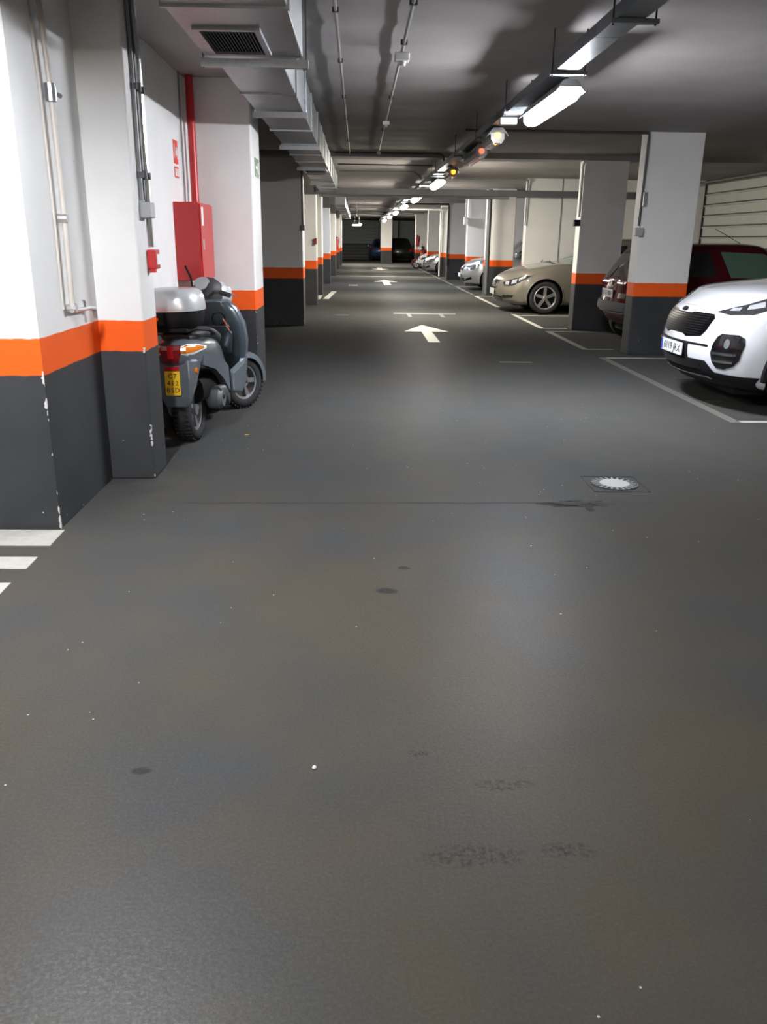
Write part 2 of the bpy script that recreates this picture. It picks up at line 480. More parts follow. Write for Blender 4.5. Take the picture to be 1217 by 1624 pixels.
# ------------------------------------------------------------------ columns and cross walls
def column(x0, x1, y0, y1, mat, label, name='concrete_column', cat='column', bev=.012):
    o = MB().box(x0, x1, y0, y1, 0, CEIL + .02).build(name, mat, bev=bev, seg=2)
    return tag(o, label, cat)
column(-1.6, -1.245, 4.94, 5.27, 'wall_paint_west', 'white and grey column with conduits and a small red alarm box on it', bev=.01)
column(-1.6, -0.945, 7.98, 8.60, 'wall_paint_west', 'white column with orange band standing right behind the scooter', bev=.015)
column(XW, -0.914, 14.42, 14.95, 'wall_paint_west', 'dark shaded wall end with red band beyond the scooter column', 'cross_wall', 'wall')
column(-1.95, -0.915, 19.1, 19.7, 'wall_paint_west', 'white lit column just beyond the dark shaded wall end')
column(-1.95, -0.925, 22.5, 23.0, 'wall_paint_west', 'slim white column second beyond the dark wall end')
column(-1.95, -0.915, 28.5, 29.0, 'wall_paint_west', 'narrow white column third beyond the dark wall end')
column(-1.95, -0.905, 34.9, 36.2, 'wall_paint_west', 'wide pale column where the far ceiling duct begins')
column(-1.95, -0.905, 42.4, 43.0, 'wall_paint_west', 'far left column carrying a red extinguisher')
column(-1.95, -0.900, 48.5, 49.1, 'wall_paint_west', 'last column on the left before the end wall')

column(3.575, 4.28, 10.98, 11.27, 'column_paint_east', 'tall white column between the white car and the dark red car')
column(3.61, 4.33, 14.12, 14.40, 'column_paint_east', 'shaded grey column between the dark red car and the beige car')
column(3.71, XE, 19.2, 19.5, 'column_paint_east', 'broad white wall behind the beige car', 'cross_wall', 'wall')
MB().box(4.455, 4.475, 19.185, 19.2, 0, CEIL).build('conduit', 'conduit_grey', None).name = 'conduit'
tag(bpy.data.objects['conduit'], 'thin grey vertical conduit on the broad white wall behind the beige car', 'conduit')
column(3.47, 4.19, 23.2, 23.75, 'column_paint_east', 'white column with orange band between the beige and the nearest silver car')
column(3.52, XE, 28.0, 28.3, 'column_paint_east', 'white wall right behind the nearest silver car', 'cross_wall', 'wall')
column(3.36, 4.06, 32.4, 32.9, 'column_paint_east', 'dim beige column in front of the silver hatchback bay')
column(3.33, 3.70, 35.0, 35.4, 'column_paint_east', 'narrow grey column hiding the rear of the far silver sedan')
column(3.15, XE, 39.2, 39.5, 'column_paint_east', 'pale wall behind the far silver sedan', 'cross_wall', 'wall')
column(3.02, 3.75, 45.5, 46.0, 'column_paint_east', 'far right column just beyond the red motorbike')
column(1.41, 2.12, 54.0, 54.7, 'column_paint_east', 'column standing mid lane at the far end beside the blue car')
column(2.55, 2.9, 63.3, 63.8, 'column_paint_east', 'pale column behind the black car at the far end')
tag(MB().box(4.3, XE, 60.2, 60.4, 0, CEIL).build('cross_wall', 'column_paint_east'), 'grey wall to the right of the black car at the far end', 'wall')

# ------------------------------------------------------------------ floor markings (parts of the floor)
def mark(name, poly, mat='line_paint', t=.003):
    return MB().prism(poly, 'z', -.001, t).build(name, mat, floor)
def seg_y(x0, x1, y0, y1, mat): return mark('parking_line', [(x0, y0), (x1, y0), (x1, y1), (x0, y1)], mat)
LW = .09
for (y0, y1, mt) in ((6.70, 10.70, 'line_worn'), (11.5, 13.9, 'line_worn'), (14.35, 17.15, 'line_paint'), (19.1, 22.8, 'line_paint'), (23.3, 27.7, 'line_worn'), (28.3, 32.2, 'line_worn'), (32.9, 46.0, 'line_worn')):
    seg_y(3.12, 3.12 + LW, y0, y1, mt)
for y, mt, x1 in ((6.70, 'line_paint', 7.4), (10.62, 'line_paint', 7.4), (11.5, 'line_worn', 3.56), (13.82, 'line_worn', 7.4), (14.35, 'line_paint', 3.6), (16.85, 'line_paint', 7.4), (22.75, 'line_paint', 7.4), (27.6, 'line_paint', 7.4)):
    seg_y(3.12 + LW, x1, y, y + .08, mt)
# left-hand stripes
for pts in ([(-3.2, 3.765), (-1.476, 3.765), (-1.482, 3.99), (-3.2, 3.99)], [(-3.2, 3.47), (-1.478, 3.47), (-1.48, 3.615), (-3.2, 3.615)], [(-3.2, 3.195), (-1.482, 3.195), (-1.484, 3.315), (-3.2, 3.315)]):
    mark('hatched_stripe', pts)
mark('parking_line', [(-0.86, 21.1), (-0.72, 21.1), (-0.60, 24.3), (-0.74, 24.3)])
mark('parking_line', [(-1.3, 20.9), (-0.93, 21.0), (-0.93, 22.4), (-1.05, 22.4)])
mark('parking_line', [(-1.75, 13.0), (-1.65, 13.0), (-1.65, 14.4), (-1.75, 14.4)], 'line_worn')
mark('parking_line', [(-0.3, 27.3), (0.0, 27.3), (0.0, 27.9), (-0.3, 27.9)], 'line_worn')
mark('parking_line', [(-0.85, 34.3), (3.1, 34.3), (3.1, 34.55), (-0.85, 34.55)], 'line_worn')
def arrow(cx, y0, y1, w, sw, mat):
    ym = y0 + (y1 - y0) * .58
    mark('direction_arrow', [(cx - sw, y0), (cx + sw, y0), (cx + sw, ym), (cx + w, ym), (cx, y1), (cx - w, ym), (cx - sw, ym)], mat)
arrow(1.12, 12.2, 14.75, .36, .085, 'line_paint')
arrow(0.98, 28.0, 31.6, .42, .12, 'line_paint')
arrow(1.12, 45.2, 41.8, .42, .12, 'line_paint')
for pts in ([(.72, 16.95), (1.98, 16.95), (1.98, 17.25), (.72, 17.25)], [(.98, 16.3), (1.05, 16.3), (1.05, 16.95), (.98, 16.95)], [(1.62, 16.3), (1.7, 16.3), (1.7, 16.95), (1.62, 16.95)]):
    mark('worn_lettering', pts, 'line_faint')
mark('worn_lettering', [(3.5, 9.0), (3.75, 9.0), (3.75, 9.07), (3.5, 9.07)], 'line_faint')
mark('worn_lettering', [(3.32, 7.62), (3.5, 7.62), (3.5, 7.72), (3.32, 7.72)], 'line_faint')
mark('worn_lettering', [(1.75, 10.15), (2.15, 10.15), (2.15, 10.23), (1.75, 10.23)], 'line_faint')
# crack across the lane: a thin ragged recess line
pts_t = []; pts_b = []
for i in range(70):
    x = -1.0 + 2.75 * i / 69
    y = 4.452 + .03 * (x + 1) / 2.7 + random.uniform(-.006, .006)
    t = random.uniform(.006, .011)
    pts_t.append((x, y + t)); pts_b.append((x, y - t))
crk = MB()
crk.add([(x, y, .0012) for x, y in pts_b] + [(x, y, .0012) for x, y in pts_t], [(i, i + 1, 71 + i, 70 + i) for i in range(69)])
crk.build('crack', 'crack_dark', floor)
# broken coating at the crack's end
mk = MB()
for i in range(26):
    x = random.uniform(1.08, 1.40); y = 4.46 + random.uniform(-.055, .05) * (1.1 - abs(x - 1.22) * 2.5)
    a = random.uniform(-.5, .5); l = random.uniform(.03, .09); t = random.uniform(.006, .011)
    dx, dy = l * math.cos(a), l * math.sin(a) * .5
    mk.prism([(x - dx, y - dy), (x, y - t), (x + dx, y + dy), (x, y + t)], 'z', -.001, .0015)
tag(mk.build('crack', 'crack_dark', floor), None, kind='stuff')

# round floor drain: a square frame with a slotted round grate
dr = thing('floor_drain', 'round slotted grey drain cover set in the floor near the lane centre', 'drain', (1.59, 4.86, 0))
for (a, b, cc, d) in ((-.17, .17, -.17, -.165), (-.17, .17, .164, .17), (-.17, -.166, -.165, .164), (.166, .17, -.165, .164)):
    MB().box(a, b, cc, d, -.002, .003).build('frame', 'crack_dark', dr)
MB().lathe([(.001, .0), (.14, .0), (.14, .004), (.001, .004)], 'z', n=40).build('well', 'plastic_black', dr)
MB().lathe([(.136, .001), (.141, .001), (.141, .007), (.136, .007)], 'z', n=40).build('rim', 'conduit_dark', dr)
MB().lathe([(.001, .002), (.092, .002), (.090, .009), (.001, .010)], 'z', n=36).build('grate', 'plastic_grey', dr, sm=True)
barm = MB().box(.09, .137, -.0055, .0055, .003, .007).mesh('bar', 'conduit_grey')
for i in range(22):
    o = link('bar', barm, dr); o.rotation_euler = (0, 0, 2 * PI * i / 22)
gt = thing('floor_grate', 'small dark rectangular grate in the lane beyond the dark wall end', 'grate', (-.3, 16.7, 0))
MB().box(-.17, .17, -.17, .17, -.002, .002).build('well', 'plastic_black', gt)
MB().box(-.15, .13, -.15, -.10, .002, .006).build('bar', 'alloy', gt)
lf = MB(); 
lf.loft([[(-.02, 0, .004), (0, -.006, .001), (.02, 0, .006), (0, .006, .003)], [(-.02, 0, .006), (0, -.006, .003), (.02, 0, .008), (0, .006, .005)]])
o = lf.build('leaf', 'plate_yellow'); o.location = (-.836, 6.148, 0); tag(o, 'tiny yellow leaf lying on the floor beside the scooter', 'leaf')
pb = MB().lathe([(.0005, 0), (.005, .001), (.0065, .004), (.004, .008), (.0005, .009)], 'z', n=9).build('pebble', 'sign_white', sm=True)
pb.location = (-.119, 1.99, 0); tag(pb, 'small white pebble on the open floor', 'pebble')

# ------------------------------------------------------------------ ceiling: air duct
def duct_section(x0, x1, y0, y1, z0, z1, parent, name='duct_section'):
    return MB().box(x0, x1, y0, y1, z0, z1).build(name, 'galvanised', parent, bev=.004, seg=1)
DZ0, DZ1 = 2.36, 2.66
d1 = thing('air_duct', 'large galvanised air duct with a grille hanging above the left side', 'air duct', (0, 0, 0))
duct_section(-.84, -.305, -2.0, 5.08, DZ0, DZ1, d1)
mb = MB()   # tapered transition
mb.loft([[(-.84, 5.08, DZ0), (-.305, 5.08, DZ0), (-.305, 5.08, DZ1), (-.84, 5.08, DZ1)], [(-.79, 5.27, DZ0 + .004), (-.425, 5.27, DZ0 + .004), (-.425, 5.27, DZ1), (-.79, 5.27, DZ1)]])
mb.build('duct_reducer', 'galvanised', d1)
edges_y = [5.27, 6.28, 7.3, 8.3, 9.48, 10.6, 11.5, 12.6, 13.7, 14.9, 16.0, 17.2, 18.4]
for a, b in zip(edges_y[:-1], edges_y[1:]):
    duct_section(-.80, -.43, a + .002, b - .002, DZ0, DZ1, d1)
mb = MB()
mb.loft([[(-.80, 18.4, DZ0), (-.43, 18.4, DZ0), (-.43, 18.4, DZ1), (-.80, 18.4, DZ1)], [(-.95, 18.95, DZ0), (-.5, 18.95, DZ0), (-.5, 18.95, DZ1), (-.95, 18.95, DZ1)]])
mb.build('duct_elbow', 'galvanised', d1)
for a in [3.0, 4.05] + edges_y[1:-1]:
    x0, x1 = (-.85, -.295) if a < 5 else (-.81, -.42)
    MB().box(x0, x1, a - .012, a + .012, DZ0 - .012, DZ1 + .01).build('flange', 'galvanised', d1)
for a, x0, x1 in ((5.09, -.86, -.275), (7.07, -.815, -.395), (9.5, -.83, -.405), (12.3, -.84, -.45), (15.5, -.84, -.44)):
    br = MB(); br.box(x0, x1, a - .02, a + .02, DZ0 - .055, DZ0 - .014)
    br.build('hanger_rail', 'galvanised', d1)
    for x in (x0 + .012, x1 - .012):
        MB().tube([(x, a, DZ0 - .06), (x, a, CEIL - .004)], .005, 6).build('hanger_rod', 'galvanised_dark', d1)
def grille(x0, x1, y0, y1, parent, n):
    g = MB(); t = .028
    g.box(x0, x1, y0, y0 + t, DZ0 - .016, DZ0); g.box(x0, x1, y1 - t, y1, DZ0 - .016, DZ0)
    g.box(x0, x0 + t, y0 + t, y1 - t, DZ0 - .016, DZ0); g.box(x1 - t, x1, y0 + t, y1 - t, DZ0 - .016, DZ0)
    go = g.build('grille', 'galvanised', parent)
    MB().box(x0 + t, x1 - t, y0 + t, y1 - t, DZ0 - .003, DZ0).build('grille_void', 'plastic_black', go)
    bm_ = MB().add([(0, y0 + t, DZ0 - .002), (.010, y0 + t, DZ0 - .014), (.012, y0 + t, DZ0 - .013), (.002, y0 + t, DZ0 - .001), (0, y1 - t, DZ0 - .002), (.010, y1 - t, DZ0 - .014), (.012, y1 - t, DZ0 - .013), (.002, y1 - t, DZ0 - .001)],
                   [(0, 1, 2, 3), (4, 7, 6, 5), (0, 4, 5, 1), (1, 5, 6, 2), (2, 6, 7, 3), (3, 7, 4, 0)]).mesh('louvre', 'steel_beam_grey')
    for i in range(n):
        o = link('louvre', bm_, go); o.location = (x0 + t + .004 + (x1 - x0 - 2 * t - .016) * i / (n - 1), 0, 0)
grille(-.785, -.465, 4.42, 4.985, d1, 17)
grille(-.79, -.45, 12.75, 13.3, d1, 9)
d2 = thing('air_duct', 'far galvanised air duct above the last columns on the left', 'air duct')
ee = [25.8, 28, 30.5, 33, 36, 39, 42, 45.0]
for a, b in zip(ee[:-1], ee[1:]):
    duct_section(-.68, -.385, a + .003, b - .003, 2.36, 2.62, d2)
for a in ee[1:-1]:
    MB().box(-.69, -.375, a - .02, a + .02, 2.345, 2.63).build('flange', 'galvanised', d2)
    for x in (-.69, -.375): MB().tube([(x, a, 2.5), (x, a, CEIL - .004)], .006, 6).build('hanger_rod', 'galvanised_dark', d2)

# ------------------------------------------------------------------ ceiling: cable tray, lamps
TX0, TX1, TZ0, TZ1 = 1.275, 1.415, 2.47, 2.535
tr = thing('cable_tray', 'long dark metal cable tray running over the lane above the lamps', 'cable tray')
t = MB()
for a in range(0, 19):
    y0, y1 = -1 + a * 3.0, -1 + (a + 1) * 3.0 - .006
    s_ = MB(); s_.prism([(TX0, TZ1), (TX0, TZ0), (TX1, TZ0), (TX1, TZ1), (TX1 - .004, TZ1), (TX1 - .004, TZ0 + .004), (TX0 + .004, TZ0 + .004), (TX0 + .004, TZ1)], 'y', y0, y1)
    s_.build('tray_section', 'galvanised_dark', tr)
for a in (3.1, 4.6, 5.95, 7.75, 9.6, 11.6, 14.5, 15.2, 18, 21, 24, 25.6, 30, 36, 38, 42, 46, 50):
    MB().box(TX0 - .03, TX1 + .07, a - .018, a + .018, TZ0 - .022, TZ0 - .001).build('cross_bar', 'galvanised_dark' if a < 7 else 'alloy_dull', tr)
    for x in (TX0 - .018, TX1 + .055): MB().tube([(x, a, TZ0 - .03), (x, a, CEIL - .004)], .005, 6).build('hanger_rod', 'conduit_dark', tr)
for i in range(4):
    MB().tube([(TX0 + .03 + i * .025, -1, TZ0 + .018), (TX0 + .03 + i * .025, 55.5, TZ0 + .018)], .009, 6).build('cable', 'plastic_black', tr)

LX = 1.43
def tube_lamp(y, length, state, label, x=LX, z=2.372, rot=0.0, group=None, top=None):
    """waterproof batten: housing, clips, clear trough over the tube"""
    t = thing('tube_lamp', label, 'lamp', (x, y, z), rot, group)
    L = length
    h = MB(); h.prism([(-.105, .008), (-.10, .008), (-.068, .042), (.068, .042), (.10, .008), (.105, .008), (.07, .056), (.045, .085), (-.045, .085), (-.07, .056)], 'y', -L / 2 - .015, L / 2 + .015)  # flared lip added to keep the lamp's light off the ceiling
    h.build('housing', 'plastic_grey', t)
    dif = MB()
    prof = [(-.066, .04), (-.066, -.018), (-.048, -.042), (-.02, -.052), (.02, -.052), (.048, -.042), (.066, -.018), (.066, .04)]
    mt = {'on': 'tube_cool', 'warm': 'tube_warm', 'near': 'tube_near'}.get(state, 'lamp_off')
    dif.prism(prof, 'y', -L / 2, L / 2)
    d = dif.build('diffuser', mt, t)
    if state in ('orange', 'red'):
        g = MB().tube([(0, -L / 2 - .022, .018), (0, -L / 2 - .004, .018), (0, -L / 2 + .10, -.02), (0, -L / 2 + .14, -.045)], .03, 10, rs=[.02, .034, .034, .016])
        g.build('glowing_tube_end', 'tube_glow_orange' if state == 'orange' else 'tube_glow_red', t)
        for k in (-.035, .035): MB().tube([(k, -L / 2, -.048), (k, L / 2, -.048)], .007, 6).build('reflector_rib', 'chrome', t)
    cl = MB().box(-.07, -.063, -.02, .02, .02, .06).mesh('clip', 'alloy')
    for sx in (-1, 1):
        for yy in (-.42, 0, .42):
            o = link('clip', cl, t); o.location = (0 if sx < 0 else .133, yy * L, 0)
    for yy in (-.35, .35):
        MB().box(-.012, .012, yy * L - .01, yy * L + .01, .085, (top - .006 if top else TZ0 - z - .002)).build('bracket', 'alloy_dull', t)
    return t
tube_lamp(6.80, 1.28, 'on', 'nearest bright tube lamp glowing white under the cable tray')
tube_lamp(9.0, .62, 'orange', 'unlit tube lamp with a glowing orange end, nearest the bright lamp', x=1.35)
tube_lamp(10.75, 1.2, 'red', 'unlit clear tube lamp with a faint reddish glow', x=1.40)
tube_lamp(13.5, .5, 'orange', 'unlit short lamp with a small orange glow, farther along the tray', x=1.42)
tube_lamp(16.1, 1.28, 'warm', 'second lit tube lamp along the cable tray')
tube_lamp(22.0, 1.28, 'warm', 'third lit tube lamp along the cable tray')
tube_lamp(27.4, 1.28, 'on', 'fourth lit tube lamp along the cable tray')
tube_lamp(33.4, 1.28, 'warm', 'fifth lit tube lamp along the cable tray')
tube_lamp(40.0, 1.28, 'warm', 'sixth lit tube lamp along the cable tray')
tube_lamp(47.5, 1.28, 'warm', 'seventh and farthest lit tube lamp along the cable tray')
tube_lamp(50.5, 1.28, 'warm', 'bright tube lamp hanging below the far duct on the left', x=-.06, z=2.2, rot=.3, top=CEIL - 2.2)
# unseen lamps, placed to bring the left wall to its brightness
tube_lamp(2.5, 1.4, 'near', 'unseen tube lamp over the left side, placed to brighten the left wall', x=-1.18, z=2.43, top=CEIL - 2.43)
tube_lamp(-3.5, 1.28, 'warm', 'unseen tube lamp added behind the camera to brighten the left wall', x=1.43)
o = MB().box(-.075, .075, -.05, .05, -.028, .028).build('junction_box', 'plastic_white', bev=.006)
o.location = (1.34, 8.08, 2.435); tag(o, 'white junction box under the tray beside the orange-ended lamp', 'junction box')

# ------------------------------------------------------------------ ceiling: conduits and detectors
def conduit(path, r, mat, label, clips=(), cat='conduit', name='conduit'):
    t = thing(name, label, cat)
    MB().tube(path, r, 8).build('pipe', mat, t, sm=True)
    if clips:
        cm = MB().box(-r * 1.9, r * 1.9, -.012, .012, -r * 1.35, r * 1.35).mesh('clip', 'conduit_dark')
        for p in clips:
            o = link('clip', cm, t); o.location = p
    return t
conduit([(-.135, -2, CEIL - .035), (-.135, 14.0, CEIL - .035)], .010, 'conduit_rust', 'thin brownish conduit with clips along the ceiling next to the duct', [(-.135, y, CEIL - .032) for y in (4.1, 5.5, 6.95, 8.6, 10.1, 12.2)])
conduit([(.308, -2, CEIL - .035), (.308, 13.8, CEIL - .035)], .012, 'conduit_grey', 'grey conduit with detectors along the middle of the ceiling', [(.308, y, CEIL - .032) for y in (4.1, 5.3, 6.3, 8.6, 11)])
for y, k, lb in ((6.55, 1.05, 'white fire detector on the ceiling conduit, nearest'), (10.07, .75, 'small white detector on the ceiling conduit, middle one'), (13.4, .6, 'small white detector on the ceiling conduit, farthest')):
    t = thing('smoke_detector', lb, 'detector', (.308, y, CEIL - .071))
    MB().box(-.05 * k, .05 * k, -.045 * k, .045 * k, -.03 * k, .02 * k).build('base', 'plastic_white', t, bev=.008 * k)
    MB().lathe([(.001, -.06 * k), (.022 * k, -.058 * k), (.03 * k, -.03 * k), (.03 * k, -.02 * k), (.001, -.02 * k)], 'z', n=18).build('sensor_head', 'plastic_grey', t, sm=True)
    MB().tube([(0, 0, .01), (0, 0, .022)], .012, 8).build('mount', 'plastic_white', t)
conduit([(-.36, 13.9, 2.69), (1.27, 13.9, 2.69), (1.33, 13.9, 2.66), (1.34, 13.9, 2.53)], .016, 'conduit_dark', 'dark conduit crossing the ceiling from the duct and bending down to the tray')
conduit([(-.36, 15.9, 2.68), (.40, 15.9, 2.68), (1.34, 15.9, 2.68)], .012, 'conduit_dark', 'dark conduit crossing the ceiling, second from the bend')
conduit([(-.36, 17.4, 2.68), (1.1, 17.4, 2.68), (1.18, 17.4, 2.62), (1.24, 17.4, 2.56)], .012, 'conduit_dark', 'dark conduit crossing the ceiling, third from the bend')
conduit([(1.30, 10.9, 2.69), (3.54, 10.9, 2.69), (3.545, 10.9, 2.66), (3.545, 10.94, 1.62)], .014, 'conduit_dark', 'dark conduit along the ceiling and down the tall column by the white car')
o = MB().box(3.50, 3.60, 10.90, 10.98, 1.50, 1.60).build('socket_box', 'plastic_grey', bev=.006); tag(o, 'small grey box at the foot of the conduit on the tall column', 'box')
o = MB().box(3.575, 3.62, 10.945, 10.98, 1.85, 2.02).build('switch_box', 'conduit_grey', bev=.004); tag(o, 'slim grey box halfway up the tall column by the white car', 'box')
conduit([(3.62, 14.08, 2.64), (3.59, 14.08, 2.63), (3.58, 14.1, 2.58), (3.58, 14.1, 1.80)], .02, 'plastic_white', 'white conduit down the edge of the shaded grey column')
o = MB().box(3.50, 3.60, 14.06, 14.16, 1.66, 1.76).build('alarm_box', 'plastic_black', bev=.01); tag(o, 'small black box on the edge of the shaded grey column', 'box')
conduit([(1.4, 19.02, 2.68), (3.55, 19.02, 2.68), (3.66, 19.0, 2.66), (3.675, 19.1, 2.60), (3.675, 19.14, 1.75)], .016, 'conduit_grey', 'grey conduit over the lane and down the edge of the broad white wall')
conduit([(1.4, 31.9, 2.66), (3.30, 31.9, 2.66), (3.33, 32.2, 2.62), (3.33, 32.2, .5)], .03, 'conduit_dark', 'dark thick pipe over the lane and down beside the dim beige column')
conduit([(1.5, 34.7, 2.56), (3.28, 34.7, 2.56), (3.30, 34.9, 2.5), (3.30, 34.9, .02)], .028, 'plastic_white', 'white pipe frame over the lane and down the narrow grey column')
conduit([(3.46, 23.0, 2.70), (3.46, 23.0, .05)], .06, 'steel_beam_grey', 'thick grey drainpipe on the aisle side of the orange banded column by the silver car')
conduit([(3.44, 27.9, 2.70), (3.44, 27.9, 2.14)], .02, 'plastic_white', 'white conduit on the edge of the wall behind the nearest silver car')
o = MB().box(3.38, 3.5, 27.8, 27.97, 1.9, 2.12).build('emergency_light', 'plastic_white', bev=.01); tag(o, 'small white box on the wall edge behind the nearest silver car', 'box')
conduit([(-.91, 14.32, 2.72), (-.905, 14.38, 2.3), (-.905, 14.38, 1.62)], .018, 'conduit_grey', 'grey conduit down the edge of the dark shaded wall end')
o = MB().box(-.94, -.87, 14.33, 14.42, 1.54, 1.63).build('switch_box', 'conduit_grey', bev=.006); tag(o, 'grey box at the end of the conduit on the dark wall end', 'box')
# cross member over the lane and the pipe behind it
tag(MB().box(-.93, 6.4, 18.78, 18.93, 2.32, 2.445).build('cross_beam', 'steel_beam_grey'), 'dark grey steel channel crossing the lane in front of the broad white wall', 'beam')
conduit([(-.9, 20.4, 2.38), (3.5, 20.4, 2.38)], .045, 'galvanised', 'pale galvanised pipe crossing the lane behind the dark steel channel')
conduit([(-.36, 41.0, 2.60), (3.1, 41.0, 2.60)], .05, 'conduit_dark', 'dark pipe crossing the lane far away near the duct')
conduit([(-.06, 30.0, 2.63), (-.06, 50, 2.63)], .015, 'conduit_grey', 'conduit along the ceiling leading to the far hanging lamp')
conduit([(7.2, 11.5, 2.62), (7.2, 19.1, 2.62)], .02, 'conduit_rust', 'pipe along the ceiling above the white slatted wall')
o = MB().box(-.935, -.90, 19.0, 19.1, 1.30, 1.43).build('alarm_box', 'fire_red', bev=.004); tag(o, 'tiny red alarm box on the white lit column beyond the dark wall end', 'alarm box')

# ------------------------------------------------------------------ things on the left wall
# beige water pipe with tap on the wall
wp = thing('water_pipe', 'beige water pipe with a small tap at its foot on the left wall', 'pipe')
PX = -1.475
MB().tube([(PX, 4.36, CEIL - .006), (PX, 4.44, 2.1), (PX, 4.45, 1.5), (PX, 4.43, 1.06)], .0135, 10).build('pipe', 'pipe_beige', wp, sm=True)
MB().tube([(PX - .022, 4.29, CEIL - .006), (PX - .022, 4.36, 2.1), (PX - .022, 4.37, 1.5), (PX - .022, 4.36, 1.06)], .005, 6).build('thin_pipe', 'pipe_beige', wp, sm=True)
v_ = MB(); v_.tube([(PX, 4.44, 2.11), (PX, 4.44, 2.03)], .026, 10); v_.tube([(PX, 4.44, 2.07), (PX + .02, 4.465, 2.065), (PX + .03, 4.485, 2.06)], .011, 8)
v_.build('valve', 'alloy_dull', wp, sm=True)
for z in (1.50, 1.06):
    MB().tube([(PX - .028, 4.44, z), (PX + .02, 4.44, z)], .022, 10).build('collar', 'alloy', wp, sm=True)
tp = MB(); tp.tube([(PX, 4.42, 1.05), (PX + .005, 4.56, 1.045), (PX + .01, 4.68, 1.045), (PX + .015, 4.74, 1.035), (PX + .015, 4.755, .985)], .012, 10)
tpo = tp.build('tap', 'alloy', wp, sm=True)
MB().tube([(PX + .008, 4.61, 1.05), (PX + .008, 4.61, 1.085), (PX + .008, 4.575, 1.095)], .006, 6).build('tap_handle', 'alloy_dull', tpo)

# conduits, box and red call point on the slim column
CX = -1.232
for i, (y, r, m, z0, lb) in enumerate(((5.06, .011, 'conduit_grey', 1.61, 'thin grey conduit on the slim column by the scooter, nearest'),
                               (5.095, .017, 'conduit_dark', 1.62, 'black conduit on the slim column by the scooter'),
                               (5.20, .014, 'chrome', 1.36, 'shiny steel conduit on the slim column by the scooter'),
                               (5.24, .009, 'alloy', 1.36, 'narrow steel conduit on the slim column, farthest'))):
    conduit([(CX, y - .03, CEIL), (CX, y, 2.3), (CX, y + .005, z0)], r, m, lb, [(CX, y + .003, z) for z in (2.2, 1.75)])
o = MB().box(-1.246, -1.185, 5.06, 5.17, 1.52, 1.605).build('junction_box', 'plastic_grey', bev=.006); tag(o, 'pale grey junction box under the conduits on the slim column', 'junction box')
cp = thing('call_point', 'small red fire call point on the slim column above the scooter', 'alarm box', (-1.245, 5.20, 1.29))
MB().box(0, .05, -.055, .055, -.055, .055).build('housing', 'fire_red', cp, bev=.006)
MB().box(.05, .053, -.025, .035, -.03, .03).build('pane', 'sign_white', cp)
MB().box(.01, .04, -.05, -.01, -.075, -.055).build('base', 'fire_red', cp)

# hose reel cabinet with riser
hc = thing('fire_cabinet', 'red metal fire hose cabinet on the left wall behind the scooter', 'cabinet', (-1.505, 7.2, 1.07))
MB().box(0, .205, 0, .60, 0, .62).build('body', 'fire_red', hc, bev=.006)
dro = MB().box(.206, .218, .012, .588, .012, .608).build('door', 'fire_red', hc, bev=.003)
MB().box(.2185, .2195, .04, .13, .44, .585).build('label_sheet', 'sign_white', dro)
hd = MB(); hd.box(.2185, .222, .05, .12, .25, .33)
hdo = hd.build('handle_plate', 'chrome', dro)
tag(MB().tube([(-1.44, 7.86, CEIL), (-1.44, 7.86, 1.5), (-1.44, 7.84, 1.35)], .034, 14).build('riser_pipe', 'fire_red', sm=True), 'red fire water pipe in the corner above the red cabinet', 'pipe')
conduit([(-1.49, 7.66, CEIL), (-1.49, 7.66, 1.69)], .008, 'conduit_grey', 'thin grey cable down the left wall to the red cabinet')
sg = thing('fire_sign', 'red and white fire hose sign on the left wall above the cabinet', 'sign', (-1.504, 7.43, 2.08))
MB().box(0, .003, -.085, .085, -.09, .09).build('board', 'sign_red', sg)
pict = MB(); pict.tube([(.004, .01, -.03), (.004, .03, .0), (.004, .0, .03), (.004, -.03, .0), (.004, -.01, -.02)], .008, 6); pict.box(.003, .0045, -.06, -.045, -.05, .06); pict.box(.003, .0045, .045, .06, -.05, .02)
pict.build('pictogram', 'sign_white', sg)
s2 = thing('fire_sign', 'small red framed label below the fire hose sign', 'sign', (-1.504, 7.43, 1.925))
MB().box(0, .003, -.08, .08, -.042, .042).build('board', 'sign_red', s2)
for yy in (-.037, .037): MB().box(.003, .004, yy - .028, yy + .028, -.03, .03).build('panel', 'sign_white', s2)
gs = thing('exit_sign', 'green emergency exit sign on the column behind the scooter', 'sign', (-.944, 8.33, 2.035))
MB().box(0, .003, -.16, .16, -.08, .08).build('board', 'sign_green', gs)
ar = MB(); ar.box(.003, .0045, -.1, .0, -.012, .012); ar.prism([(.0, -.04), (.05, 0), (.0, .04)], 'x', .003, .0045); ar.box(.003, .0045, .07, .12, -.05, .05)
ar.build('pictogram', 'sign_white', gs)
# far extinguishers
def extinguisher(loc, label):
    e = thing('fire_extinguisher', label, 'extinguisher', loc)
    MB().lathe([(.001, 0), (.085, 0), (.088, .02), (.088, .40), (.06, .46), (.03, .49), (.001, .49)], 'z', n=18).build('cylinder', 'fire_red', e, sm=True)
    MB().box(-.03, .03, .06, .12, .2, .3).build('bracket', 'plastic_black', e)
    MB().box(-.03, .03, -.02, .02, .49, .56).build('valve', 'plastic_black', e)
    MB().tube([(.03, 0, .53), (.1, 0, .5), (.11, 0, .25)], .012, 6).build('hose', 'plastic_black', e)
extinguisher((-1.02, 42.30, .95), 'red fire extinguisher hung on a far column on the left')
extinguisher((3.11, 45.40, 1.1), 'red fire extinguisher hung on the far right column above the motorbike')

